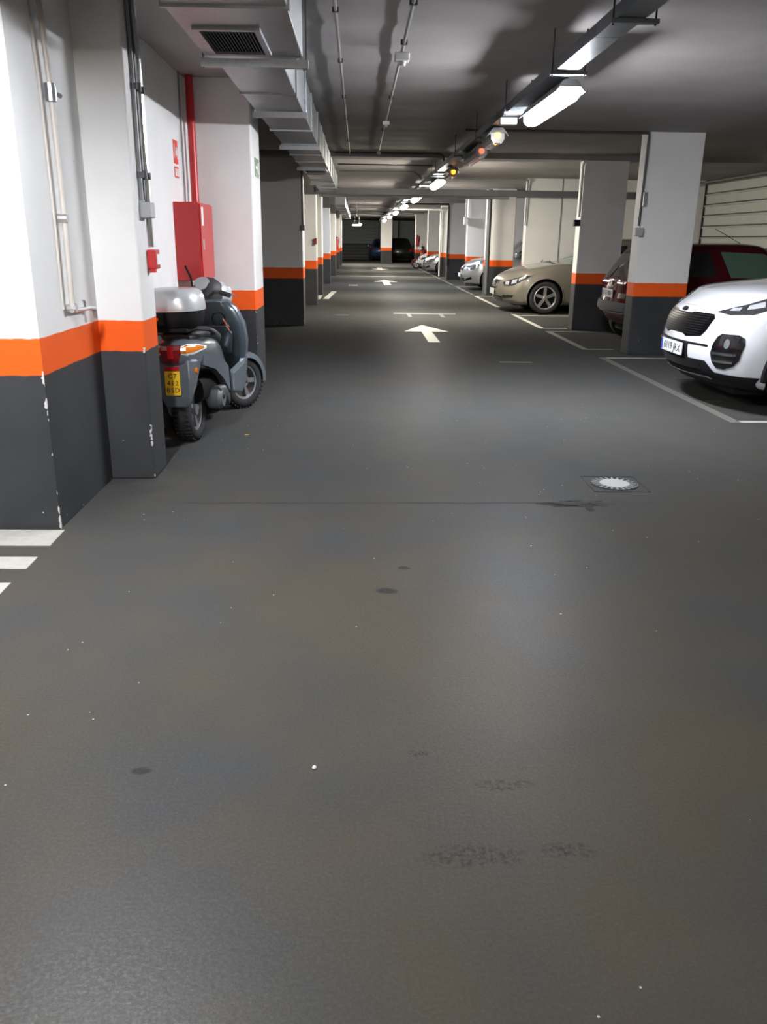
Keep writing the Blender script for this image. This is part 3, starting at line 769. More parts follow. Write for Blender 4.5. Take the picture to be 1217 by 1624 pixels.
# ------------------------------------------------------------------ cars
def pch(pts):
    """smooth monotone curve through (x, y) points"""
    xs = [p[0] for p in pts]; ys = [p[1] for p in pts]; n = len(xs)
    d = [(ys[i + 1] - ys[i]) / (xs[i + 1] - xs[i]) for i in range(n - 1)]
    m = [d[0]] + [0 if d[i - 1] * d[i] <= 0 else 2 * d[i - 1] * d[i] / (d[i - 1] + d[i]) for i in range(1, n - 1)] + [d[-1]]
    def g(x):
        if x <= xs[0]: return ys[0]
        if x >= xs[-1]: return ys[-1]
        i = 0
        while x > xs[i + 1]: i += 1
        h = xs[i + 1] - xs[i]; t = (x - xs[i]) / h
        return ((1 + 2 * t) * (1 - t) ** 2 * ys[i] + t * (1 - t) ** 2 * h * m[i] + t * t * (3 - 2 * t) * ys[i + 1] + t * t * (t - 1) * h * m[i + 1])
    return g
def sst(a, b, x):
    t = max(0, min(1, (x - a) / (b - a))); return t * t * (3 - 2 * t)
def rbox_grid(n, r):
    """closed rounded cube surface in [-1,1]^3; n = divisions, r = rounding for each axis"""
    ax = []
    for k in range(3):
        e = [-1 + r[k] * q for q in (0, .3, .65)]
        ax.append(e + [-1 + r[k] + (2 - 2 * r[k]) * i / n[k] for i in range(n[k] + 1)] + [-q for q in reversed(e)])
    idx = {}; vs = []
    N = [len(a) - 1 for a in ax]
    def vid(i, j, k):
        key = (i, j, k)
        if key not in idx:
            p = [ax[0][i], ax[1][j], ax[2][k]]
            core = [max(-1 + r[q], min(1 - r[q], p[q])) for q in range(3)]
            dl = [(p[q] - core[q]) / r[q] for q in range(3)]
            l = math.sqrt(sum(x * x for x in dl)) or 1
            idx[key] = len(vs)
            vs.append([core[q] + r[q] * dl[q] / l for q in range(3)])
        return idx[key]
    fs = []
    for i in range(N[0]):
        for j in range(N[1]):
            fs.append((vid(i, j, 0), vid(i, j + 1, 0), vid(i + 1, j + 1, 0), vid(i + 1, j, 0)))
            fs.append((vid(i, j, N[2]), vid(i + 1, j, N[2]), vid(i + 1, j + 1, N[2]), vid(i, j + 1, N[2])))
    for i in range(N[0]):
        for k in range(N[2]):
            fs.append((vid(i, 0, k), vid(i + 1, 0, k), vid(i + 1, 0, k + 1), vid(i, 0, k + 1)))
            fs.append((vid(i, N[1], k), vid(i, N[1], k + 1), vid(i + 1, N[1], k + 1), vid(i + 1, N[1], k)))
    for j in range(N[1]):
        for k in range(N[2]):
            fs.append((vid(0, j, k), vid(0, j, k + 1), vid(0, j + 1, k + 1), vid(0, j + 1, k)))
            fs.append((vid(N[0], j, k), vid(N[0], j + 1, k), vid(N[0], j + 1, k + 1), vid(N[0], j, k + 1)))
    return vs, fs

def make_patch(name, pts, d, bvh, off, mat, parent, res=.03, thick=.012, sm=True):
    """a piece of lamp, glass or trim lying on a body: outline pts (3D, near the surface), laid on it along d"""
    d = Vector(d).normalized()
    up = Vector((0, 0, 1)) if abs(d.z) < .8 else Vector((1, 0, 0))
    u = up.cross(d).normalized(); v = d.cross(u)
    P = [Vector(p) for p in pts]; c0 = sum(P, Vector()) / len(P)
    poly = [((p - c0).dot(u), (p - c0).dot(v)) for p in P]
    bd = []
    for (a, b) in zip(poly, poly[1:] + poly[:1]):
        L = math.hypot(b[0] - a[0], b[1] - a[1]); k = max(1, int(math.ceil(L / res)))
        bd += [(a[0] + (b[0] - a[0]) * t / k, a[1] + (b[1] - a[1]) * t / k) for t in range(k)]
    nb = len(bd)
    def inside(x, y):
        r = False; j = nb - 1
        for i in range(nb):
            if (bd[i][1] > y) != (bd[j][1] > y) and x < (bd[j][0] - bd[i][0]) * (y - bd[i][1]) / (bd[j][1] - bd[i][1]) + bd[i][0]: r = not r
            j = i
        return r
    x0 = min(p[0] for p in bd); x1 = max(p[0] for p in bd); y0 = min(p[1] for p in bd); y1 = max(p[1] for p in bd)
    inn = []
    y = y0 + res * .5
    while y < y1:
        x = x0 + res * .5
        while x < x1:
            if inside(x, y) and min((x - q[0]) ** 2 + (y - q[1]) ** 2 for q in bd) > (res * .45) ** 2: inn.append((x, y))
            x += res
        y += res
    co, ed, fa, _, _, _ = delaunay_2d_cdt([Vector(p) for p in bd + inn], [(i, (i + 1) % nb) for i in range(nb)], [], 1, 1e-5)
    top = []; bot = []
    for p in co:
        w = c0 + u * p.x + v * p.y
        hit, n, _, _ = bvh.ray_cast(w - d * 3.0, d, 6.0)
        if hit is None: hit, n, _, _ = bvh.find_nearest(w)
        if n.dot(d) > 0: n = -n
        top.append(hit + n * off); bot.append(hit - n * thick)
    m = len(top)
    cnt = {}
    for t in fa:
        for a, b in zip(t, t[1:] + t[:1]): cnt[(a, b)] = cnt.get((a, b), 0) + 1
    fs = [tuple(t) for t in fa] + [tuple(i + m for i in reversed(t)) for t in fa]
    for (a, b) in cnt:
        if (b, a) not in cnt: fs.append((b, a, a + m, b + m))
    return MB().add(top + bot, fs).build(name, mat, parent, sm=sm, ang=40)

def make_wheel(parent, x, y, side, r, wdt, spokes, rim_mat, name='wheel', rr=.70):
    """tyre with a spoked rim facing side (+1 = +y)"""
    h = wdt / 2
    prof = [(r * rr, -h * .9), (r * .86, -h), (r * .95, -h * .93), (r, -h * .62), (r * 1.0, h * .62), (r * .95, h * .93), (r * .86, h), (r * rr, h * .9)]
    t = MB().lathe(prof, 'y', n=40).build(name, 'rubber', parent, sm=True, ang=50)
    t.location = (x, y, r)
    q = r * rr
    rim = MB().lathe([(q * .90, h * .45), (q, h * .5), (q * 1.01, h * .92), (q * .95, h * .95), (q * .90, h * .8)], 'y', n=40)
    for i in range(spokes):
        a = 2 * PI * i / spokes + .3
        ca, sa = math.cos(a), math.sin(a)
        for rad in (1,):
            w0, w1 = q * .13, q * .17
            def pt(rad_, wd, hh): return (ca * rad_ - sa * wd, hh, sa * rad_ + ca * wd)
            rim.loft([[pt(q * .12, -w0, h * .45), pt(q * .12, w0, h * .45), pt(q * .12, w0 * .8, h * .88), pt(q * .12, -w0 * .8, h * .88)],
                      [pt(q * .93, -w1, h * .45), pt(q * .93, w1, h * .45), pt(q * .93, w1 * .7, h * .84), pt(q * .93, -w1 * .7, h * .84)]])
    rim.lathe([(.001, h * .4), (q * .22, h * .4), (q * .20, h * .9), (q * .1, h * .94), (.001, h * .94)], 'y', n=18)
    rim.v = [(p[0], p[1] * side, p[2]) for p in rim.v]
    rim.build('rim', rim_mat, t, sm=True, ang=30)
    dk = MB().lathe([(.001, -h * .4), (q * .93, -h * .4), (q * .93, h * .3), (.001, h * .3)], 'y', n=24)  # dark disc filling the wheel behind the spokes
    dk.v = [(p[0], p[1] * side, p[2]) for p in dk.v]
    dk.build('back_disc', 'plastic_black', t)
    return t

class Car:
    def __init__(self, name, label, P, loc, rz):
        self.P = P; self.root = thing(name, label, 'car', (loc[0], loc[1], 0), rz)
        L, W = P['L'], P['W']; self.L, self.W = L, W
        top = pch(P['top']); zb = pch(P['zb']); plan = pch(P['plan']); sect = pch(P['sect'])
        fi = pch(P['fi']); ri = pch(P['ri']); bf, br = P['bow']; cr = P.get('crown', .03)
        self.top = top
        q = P.get('q', 1.0)
        vs, fs = rbox_grid((int(46 * q), int(16 * q), int(10 * q)), (.05, .12, P.get('rz', .22)))
        out = []
        for a, b, c in vs:
            c = (c + 1) / 2; s = (1 - a) / 2 * L
            zt = top(s); z0 = zb(s)
            z = z0 + (zt - z0) * c + cr * (1 - b * b) * c * c
            x = -s - sst(.72, 1, a) * (fi(c) + bf * b * b) + sst(.72, 1, -a) * (ri(c) + br * b * b)
            out.append((x, b * W / 2 * plan(s) * sect(c), z))
        mb = MB().add(out, fs)
        me = mb.mesh('body', P['paint'], True, 60)
        bm = bmesh.new(); bm.from_mesh(me)
        me.materials.append(MATS['plastic_black'])
        body = link('body', me, self.root)
        self.ax = (-P['fo'], -P['fo'] - P['wb'])
        ra = P['wr'] * P.get('arch', 1.17)
        cuts = []
        for x in self.ax:
            for sd in (-1, 1):
                y0, y1 = sorted((sd * (W / 2 - .36), sd * (W / 2 + .3)))
                cme = MB().lathe([(.001, y0), (ra, y0), (ra, y1), (.001, y1)], 'y', (x, 0, P['wr'] + .01), 36).mesh('cut', 'plastic_black')
                cuts.append(link('cut', cme))
        for cobj in cuts:
            mod = body.modifiers.new('arch', 'BOOLEAN'); mod.object = cobj; mod.operation = 'DIFFERENCE'; mod.solver = 'EXACT'
            mod.material_mode = 'TRANSFER'
        dg = bpy.context.evaluated_depsgraph_get()
        body.parent = None
        dg.update()
        bm2 = bpy.data.meshes.new_from_object(body.evaluated_get(dg))
        body.modifiers.clear(); body.data = bm2; body.parent = self.root
        bm2.set_sharp_from_angle(angle=math.radians(50))
        for cobj in cuts: bpy.data.objects.remove(cobj)
        self.body = body
        self.bvh = BVHTree.FromBMesh(bm); bm.free()
        # cabin
        G = P['cab']
        belt, roof = G['belt'], pch(G['roof'])
        vs, fs = rbox_grid((int(22 * q), int(10 * q), int(8 * q)), (.14, .16, .22))
        out = []
        for a, b, c in vs:
            c = (c + 1) / 2; t = (1 - a) / 2
            e = c ** G.get('pw', .92)
            s0 = G['b0'] + (G['r0'] - G['b0']) * e; s1 = G['b1'] + (G['r1'] - G['b1']) * c
            s0 += .10 * b * b * (1 - t) ; s = s0 + (s1 - s0) * t
            sr = G['r0'] + (G['r1'] - G['r0']) * t
            z = belt - .12 + (roof(sr) - belt + .12) * c + .03 * (1 - b * b) * c
            hw = G['wb'] + (G['wr'] - G['wb']) * c ** 1.3
            hw *= 1 - .10 * sst(.75, 1, abs(a))
            out.append((-s, b * hw, z))
        cme = MB().add(out, fs).mesh('roof_shell', P['paint'], True, 60)
        bm = bmesh.new(); bm.from_mesh(cme); self.cbvh = BVHTree.FromBMesh(bm); bm.free()
        self.cab = link('roof_shell', cme, self.root)
        for i, x in enumerate(self.ax):
            for sd in (-1, 1):
                make_wheel(self.root, x, sd * (W / 2 - P['ww'] / 2 - .015), sd, P['wr'], P['ww'], P.get('spokes', 5), P.get('rim', 'alloy'))
        # dark underside
        MB().box(-L + .35, -.35, -W / 2 + .3, W / 2 - .3, .16, .34).build('underbody', 'plastic_black', self.root)
    def patch(self, name, pts, d, mat, off=.004, res=.03, cab=False, parent=None, thick=.012):
        return make_patch(name, pts, d, self.cbvh if cab else self.bvh, off, mat, parent or self.root, res, thick)
    def front(self, name, yz, mat, **k): return self.patch(name, [(0, y, z) for y, z in yz], (-1, 0, 0), mat, **k)
    def rear(self, name, yz, mat, **k): return self.patch(name, [(-self.L, y, z) for y, z in yz], (1, 0, 0), mat, **k)
    def side(self, name, sz, sd, mat, **k): return self.patch(name, [(-s, sd * self.W / 2, z) for s, z in sz], (0, -sd, 0), mat, **k)
    def topp(self, name, sy, mat, **k): return self.patch(name, [(-s, y, 1.0) for s, y in sy], (0, 0, -1), mat, **k)
    def both(self, fn):
        for sd in (-1, 1): fn(sd)
    def plate(self, txt, z, end='front', y=0.0, tilt=0.0, off=.012):
        """EU plate: white board, blue strip, black characters"""
        dirx = 1 if end == 'front' else -1
        hit, n, _, _ = self.bvh.ray_cast(Vector((dirx * 5 - (0 if dirx > 0 else self.L), y, z)), Vector((-dirx, 0, 0)))
        x = hit.x + dirx * off
        e = MB(); pl = e.prism(rrect(.52, .112, .008, 2), 'x', 0, .008 * dirx).build('number_plate', 'plate_white', self.root)
        pl.location = (x, y, z); pl.rotation_euler = (0, tilt, 0)
        a, b = (-.258, -.218) if dirx > 0 else (.258, .218)
        a, b = sorted((a * 1.0, b * 1.0))
        # the blue strip is at the reader's left
        MB().box(.0082 * dirx, .0092 * dirx, a, b, -.052, .052).build('blue_strip', 'plate_blue', pl)
        if txt: text(txt, .098, 'gloss_black', pl, (.0095 * dirx, .02 * dirx, -.002), (PI / 2, 0, PI / 2 * dirx), 'plate_characters', .0008, 1.02, 1.06)
        return pl

def lip(car, x, r, mat, sd, rad=.02, a0=-8, a1=188):
    pts = []
    for i in range(25):
        a = math.radians(a0 + (a1 - a0) * i / 24)
        px, pz = x + r * math.cos(a), car.P['wr'] + .01 + r * math.sin(a)
        hit, n, _, _ = car.bvh.ray_cast(Vector((px, sd * 3, max(.24, pz))), Vector((0, -sd, 0)))
        py = hit.y if hit else sd * car.W / 2
        pts.append((px, py - sd * rad * .2, pz))
    MB().tube(pts, rad, 8).build('arch_trim', mat, car.root, sm=True)

# ---- white crossover, nose to the lane
SEC = [(0, .93), (.2, .975), (.5, 1.0), (.8, .985), (1, .93)]
P = dict(L=4.48, W=1.855, wb=2.67, fo=.92, wr=.36, ww=.235, paint='car_white', rz=.20, crown=.045,
         top=[(0, .875), (.10, .905), (.25, .965), (.6, 1.03), (1.1, 1.085), (1.3, 1.10), (4.0, 1.1), (4.3, 1.06), (4.48, .95)],
         zb=[(0, .26), (.1, .23), (.9, .21), (3.6, .21), (4.4, .3), (4.48, .35)],
         plan=[(0, .86), (.15, .92), (.4, .965), (.8, 1.0), (3.7, 1.0), (4.2, .96), (4.48, .88)], sect=SEC,
         fi=[(0, .10), (.2, .03), (.42, 0), (.75, .035), (1, .12)], ri=[(0, .08), (.5, 0), (1, .1)], bow=(.20, .12),
         cab=dict(belt=1.06, roof=[(1.9, 1.56), (2.6, 1.635), (3.4, 1.62), (4.1, 1.56)], b0=1.12, r0=1.95, r1=4.1, b1=4.38, wb=.86, wr=.63))
k = Car('crossover_car', 'white crossover car with black grille parked nose out at the right', P, (2.955, 7.76), PI)
k.front('lower_trim', [(-.80, .22), (.80, .22), (.86, .34), (.60, .35), (.52, .44), (-.52, .44), (-.60, .35), (-.86, .34)], 'plastic_black', off=.006)
k.front('lower_grille', [(-.46, .36), (.46, .36), (.44, .425), (-.44, .425)], 'gloss_black', off=.012)
k.front('skid_lip', [(-.52, .285), (.52, .285), (.50, .30), (-.50, .30)], 'conduit_dark', off=.012)
gr = [(-.51, .80), (-.47, .835), (-.20, .838), (-.13, .815), (.13, .815), (.20, .838), (.47, .835), (.51, .80), (.48, .70), (.43, .645), (.22, .622), (.15, .645), (-.15, .645), (-.22, .622), (-.43, .645), (-.48, .70)]
go = k.front('grille_surround', gr, 'grille_black', off=.006)
cy, cz = 0, .733
gi = [((y - cy) * .965 + cy, (z - cz) * .90 + cz) for y, z in gr]
gm = k.front('grille', gi, 'grille_black', off=.004)
for i in range(9):
    z = .652 + .021 * i
    w_ = .40 + .06 * (i / 8)
    k.front('grille_mesh_bar', [(-w_, z - .003), (w_, z - .003), (w_, z + .003), (-w_, z + .003)], 'plastic_black', off=.008, res=.06, thick=.002, parent=gm)
k.front('trim_strip', [(-.55, .565), (.55, .565), (.55, .582), (-.55, .582)], 'plastic_black', off=.006)
k.front('plate_recess', [(-.285, .435), (.285, .435), (.285, .575), (-.285, .575)], 'plastic_black', off=.005)
k.plate('6119 JRX', .507)
def kf(sd):
    D = (-.88, -.47 * sd, 0)
    out = [(-.06, .625, .52), (-.07, .635, .60), (-.08, .665, .66), (-.10, .70, .688), (-.2, .82, .690), (-.24, .855, .665), (-.25, .86, .61), (-.22, .845, .48), (-.18, .81, .425), (-.13, .75, .395), (-.08, .68, .40), (-.065, .645, .44)]
    b = k.patch('fog_lamp_housing', [(x, y * sd, z) for x, y, z in out], D, 'gloss_black', off=.008)
    for (ya, yb, z) in ((.66, .83, .515), (.68, .80, .452)):
        k.patch('chrome_blade', [(-.03, ya * sd, z), (-.2, yb * sd, z), (-.2, yb * sd, z + .018), (-.03, ya * sd, z + .018)], D, 'chrome', off=.02, parent=b)
    k.patch('fog_lamp', [(-.1, (.785 + .028 * math.cos(a)) * sd, .61 + .04 * math.sin(a)) for a in [2 * PI * i / 14 for i in range(14)]], D, 'lamp_glass', off=.016, parent=b)
    D2 = (-.62, -.66 * sd, -.42)
    hl = [(-.13, .53, .885), (-.2, .66, .858), (-.33, .80, .868), (-.6, .90, .935), (-.86, .93, 1.03), (-.66, .84, 1.03), (-.42, .76, .985), (-.22, .62, .925)]
    b = k.patch('headlight', [(x, y * sd, z) for x, y, z in hl], D2, 'lamp_dark', off=.008)
    for pts in ([(-.2, .62, .892), (-.26, .70, .892), (-.28, .69, .925), (-.23, .63, .915)], [(-.3, .74, .905), (-.42, .83, .925), (-.44, .79, .965), (-.33, .72, .94)], [(-.5, .86, .95), (-.64, .90, .98), (-.62, .86, 1.005), (-.5, .81, .985)]):
        k.patch('reflector', [(x, y * sd, z) for x, y, z in pts], D2, 'reflector_bright', off=.014, parent=b)
    lip(k, k.ax[0], .43, 'plastic_black', sd, .035); lip(k, k.ax[1], .43, 'plastic_black', sd, .035)
    k.side('sill_trim', [(1.4, .22), (3.1, .22), (3.1, .36), (1.4, .36)], sd, 'plastic_black', off=.008, res=.08)
    k.side('front_window', [(1.75, 1.10), (2.55, 1.12), (2.55, 1.5), (2.2, 1.46)], sd, 'glass_dark', cab=True, res=.08)
    k.side('rear_window', [(2.65, 1.12), (3.6, 1.15), (3.45, 1.48), (2.65, 1.5)], sd, 'glass_dark', cab=True, res=.08)
    m = MB().add(*rbox_grid((4, 4, 4), (.4, .4, .4))).xf(Matrix.Diagonal((.07, .11, .08, 1))).build('door_mirror', 'car_white', k.root, sm=True); m.location = (-1.62, 1.0 * sd, 1.08)
k.both(kf)
k.patch('windscreen', [(-1.22, -.70, 1.12), (-1.22, .70, 1.12), (-1.85, .56, 1.5), (-1.85, -.56, 1.5)], (-.5, 0, -.6), 'glass_dark', cab=True, res=.07)
k.patch('hood_seam', [(-.13, -.62, .90), (-.10, 0, .90), (-.13, .62, .90), (-.135, .62, .905), (-.105, 0, .905), (-.135, -.62, .905)], (-.6, 0, -.8), 'conduit_grey', off=.0015, res=.02, thick=.003)
bd = k.patch('badge', [(-.05, .068 * math.cos(a), .872 + .03 * math.sin(a)) for a in [2 * PI * i / 24 for i in range(24)]], (-.8, 0, -.6), 'chrome', off=.006, res=.02)
k.patch('badge_field', [(-.05, .060 * math.cos(a), .872 + .024 * math.sin(a)) for a in [2 * PI * i / 24 for i in range(24)]], (-.8, 0, -.6), 'gloss_black', off=.009, res=.02, parent=bd)
hit, n, _, _ = k.bvh.ray_cast(Vector((2, 0, .872 + 1.55)), Vector((-.8, 0, -.6)))
if hit is None: hit = Vector((-.05, 0, .9)); n = Vector((.8, 0, .6))
text('KIA', .036, 'chrome', bd, hit + n * .0105, (math.atan2(n.x, n.z), 0, PI / 2), 'badge_letters', .0006, 1.0, 1.15)

# ---- beige saloon, nose to the lane
P = dict(L=4.63, W=1.865, wb=2.776, fo=.94, wr=.325, ww=.22, paint='car_beige', rz=.24, crown=.05,
         top=[(0, .69), (.10, .73), (.3, .80), (.7, .89), (1.15, .965), (1.35, .98), (3.7, .99), (4.3, .99), (4.63, .93)],
         zb=[(0, .20), (.1, .18), (.9, .17), (3.8, .18), (4.5, .26), (4.63, .3)],
         plan=[(0, .84), (.15, .91), (.4, .965), (.8, 1.0), (3.7, 1.0), (4.3, .95), (4.63, .86)], sect=SEC,
         fi=[(0, .08), (.2, .02), (.45, 0), (.8, .03), (1, .09)], ri=[(0, .08), (.5, 0), (1, .06)], bow=(.26, .14), arch=1.14,
         cab=dict(belt=.95, roof=[(1.9, 1.40), (2.5, 1.475), (3.1, 1.46), (3.5, 1.40)], b0=1.08, r0=2.05, r1=3.35, b1=4.15, wb=.84, wr=.56))
vo = Car('saloon_car', 'beige metallic saloon car with alloy wheels parked nose out behind the shaded column', P, (2.87, 18.12), PI)
g = vo.front('grille', [(-.36, .655), (.36, .655), (.32, .49), (.26, .475), (-.26, .475), (-.32, .49)], 'chrome', off=.006)
vo.front('grille_field', [(-.335, .64), (.335, .64), (.30, .50), (.25, .49), (-.25, .49), (-.30, .50)], 'gloss_black', off=.010, parent=g)
for i in range(4):
    vo.front('grille_slat', [(-.31, .515 + .033 * i), (.31, .515 + .033 * i), (.31, .527 + .033 * i), (-.31, .527 + .033 * i)], 'chrome', off=.015, res=.05, parent=g)
for i in range(7):
    y = -.27 + .09 * i
    vo.front('grille_rib', [(y - .005, .5), (y + .005, .5), (y + .005, .64), (y - .005, .64)], 'chrome', off=.013, res=.05, parent=g)
vo.front('lower_grille', [(-.50, .335), (.50, .335), (.46, .235), (-.46, .235)], 'gloss_black', off=.006)
for i in range(2): vo.front('lower_slat', [(-.46, .262 + .035 * i), (.46, .262 + .035 * i), (.46, .272 + .035 * i), (-.46, .272 + .035 * i)], 'chrome', off=.012, res=.06)
vo.front('chin_strip', [(-.62, .205), (.62, .205), (.62, .222), (-.62, .222)], 'chrome', off=.008)
vo.plate(None, .415)
def vf(sd):
    D = (-.75, -.62 * sd, -.2)
    b = vo.patch('headlight', [(x, y * sd, z) for x, y, z in [(-.10, .52, .615), (-.13, .60, .535), (-.28, .76, .555), (-.42, .84, .62), (-.66, .89, .745), (-.48, .82, .745), (-.28, .70, .69)]], D, 'lamp_dark', off=.006)
    for pts in ([(-.16, .60, .575), (-.22, .68, .57), (-.22, .68, .645), (-.16, .58, .63)], [(-.27, .735, .585), (-.36, .80, .61), (-.36, .79, .69), (-.27, .715, .665)], [(-.4, .83, .64), (-.56, .87, .715), (-.5, .84, .735), (-.4, .80, .70)]):
        vo.patch('reflector', [(x, y * sd, z) for x, y, z in pts], D, 'reflector_bright', off=.012, parent=b)
    s_ = vo.patch('air_slot', [(x, y * sd, z) for x, y, z in [(-.05, .56, .30), (-.2, .80, .325), (-.24, .83, .365), (-.06, .56, .365)]], (-.85, -.5 * sd, 0), 'gloss_black', off=.006)
    vo.patch('slot_blade', [(x, y * sd, z) for x, y, z in [(-.05, .56, .325), (-.2, .80, .345), (-.2, .80, .358), (-.06, .56, .34)]], (-.85, -.5 * sd, 0), 'chrome', off=.012, parent=s_)
    vo.side('front_window', [(1.62, .98), (2.6, 1.0), (2.6, 1.36), (2.25, 1.33)], sd, 'glass_dark', cab=True, res=.08)
    vo.side('rear_window', [(2.70, 1.0), (3.55, 1.03), (3.3, 1.32), (2.70, 1.36)], sd, 'glass_dark', cab=True, res=.08)
    lip(vo, vo.ax[0], .375, 'car_beige', sd, .012); lip(vo, vo.ax[1], .375, 'car_beige', sd, .012)
    m = MB().add(*rbox_grid((4, 4, 4), (.4, .4, .4))).xf(Matrix.Diagonal((.07, .11, .07, 1))).build('door_mirror', 'car_beige', vo.root, sm=True); m.location = (-1.72, 1.0 * sd, 1.0)
    vo.side('door_seam', [(1.50, .30), (1.508, .30), (1.508, .95), (1.50, .95)], sd, 'plastic_black', off=.001, res=.08)
vo.both(vf)
vo.patch('windscreen', [(-1.16, -.70, 1.0), (-1.16, .70, 1.0), (-1.98, .52, 1.4), (-1.98, -.52, 1.4)], (-.4, 0, -.7), 'glass_green', cab=True, res=.07)
vo.topp('hood_vent', [(1.10, -.6), (1.10, .6), (1.16, .62), (1.16, -.62)], 'plastic_black', off=.004, res=.06)
MB().tube([(-1.10, .45, 1.0), (-1.22, -.2, 1.03)], .008, 6).build('wiper', 'plastic_black', vo.root)
MB().tube([(-1.10, -.45, 1.0), (-1.20, -.75, 1.03)], .008, 6).build('wiper', 'plastic_black', vo.root)

# ---- dark red hatchback, tail to the lane
P = dict(L=3.77, W=1.64, wb=2.47, fo=.70, wr=.285, ww=.18, paint='car_red', rz=.22, crown=.04, rim='alloy_dull',
         top=[(0, .60), (.10, .66), (.3, .75), (.7, .86), (1.0, .92), (1.3, .93), (3.4, .94), (3.77, .93)],
         zb=[(0, .22), (.1, .2), (.9, .19), (3.0, .19), (3.6, .28), (3.77, .32)],
         plan=[(0, .84), (.2, .93), (.5, .99), (.8, 1.0), (3.0, 1.0), (3.5, .95), (3.77, .88)], sect=SEC,
         fi=[(0, .08), (.4, 0), (1, .1)], ri=[(0, .08), (.3, .0), (.55, .04), (1, .10)], bow=(.2, .12),
         cab=dict(belt=.92, roof=[(1.5, 1.36), (2.0, 1.40), (2.8, 1.39), (3.35, 1.34)], b0=.95, r0=1.62, r1=3.38, b1=3.72, wb=.76, wr=.58, pw=.9))
cl = Car('hatchback_car', 'dark red hatchback parked tail out between the two columns', P, (7.42, 12.46), 0)
b = cl.rear('bumper_strip', [(-.78, .485), (.78, .485), (.79, .60), (-.79, .60)], 'bumper_grey', off=.028, thick=.02)
cl.rear('bumper_groove', [(-.72, .455), (.72, .455), (.72, .472), (-.72, .472)], 'alloy_dull', off=.005)
cl.plate('0115 BBH', .715, 'rear', y=.05)
pr_ = cl.rear('plate_lamp', [(-.12, .80), (.12, .80), (.12, .83), (-.12, .83)], 'chrome', off=.02)
cl.rear('badge', [(-.05, .845), (0, .90), (.05, .845), (0, .81)], 'chrome', off=.008, res=.02)
cl.rear('name_badge', [(-.56, .66), (-.36, .66), (-.36, .73), (-.56, .73)], 'chrome', off=.004)
cl.rear('handle_strip', [(.28, .618), (.52, .618), (.52, .645), (.28, .645)], 'chrome', off=.006)
def cf(sd):
    D = (.78, -.62 * sd, 0)
    t_ = cl.patch('tail_light', [(x, y * sd, z) for x, y, z in [(-3.66, .60, .62), (-3.5, .78, .62), (-3.4, .79, .88), (-3.5, .72, .92), (-3.62, .60, .86)]], D, 'tail_red', off=.006)
    cl.patch('light_band', [(x, y * sd, z) for x, y, z in [(-3.62, .62, .80), (-3.48, .77, .80), (-3.46, .77, .86), (-3.6, .63, .86)]], D, 'plate_white', off=.010, parent=t_)
    cl.side('front_window', [(1.22, .96), (2.25, .97), (2.40, 1.31), (1.78, 1.29)], sd, 'glass_green', cab=True, res=.07)
    cl.side('rear_window', [(2.45, .97), (3.32, 1.0), (3.18, 1.27), (2.55, 1.31)], sd, 'glass_dark', cab=True, res=.07)
    m = MB().add(*rbox_grid((4, 4, 4), (.4, .4, .4))).xf(Matrix.Diagonal((.06, .10, .065, 1))).build('door_mirror', 'plastic_black', cl.root, sm=True); m.location = (-1.38, .9 * sd, .98)
    cl.side('side_moulding', [(1.2, .50), (2.85, .50), (2.85, .56), (1.2, .56)], sd, 'plastic_black', off=.012, res=.08)
cl.both(cf)
cl.patch('rear_glass', [(-3.72, -.62, .95), (-3.72, .62, .95), (-3.48, .50, 1.28), (-3.48, -.50, 1.28)], (.95, 0, -.3), 'glass_dark', cab=True, res=.06)
cl.patch('windscreen', [(-1.02, -.64, .96), (-1.02, .64, .96), (-1.55, .52, 1.34), (-1.55, -.52, 1.34)], (-.5, 0, -.6), 'glass_green', cab=True, res=.07)
MB().tube([(-3.74, -.05, .94), (-3.70, -.30, 1.10)], .008, 6).build('rear_wiper', 'plastic_black', cl.root)
MB().tube([(-1.9, -.1, 1.42), (-2.3, -.1, 1.62)], .004, 6).build('aerial', 'plastic_black', cl.root)

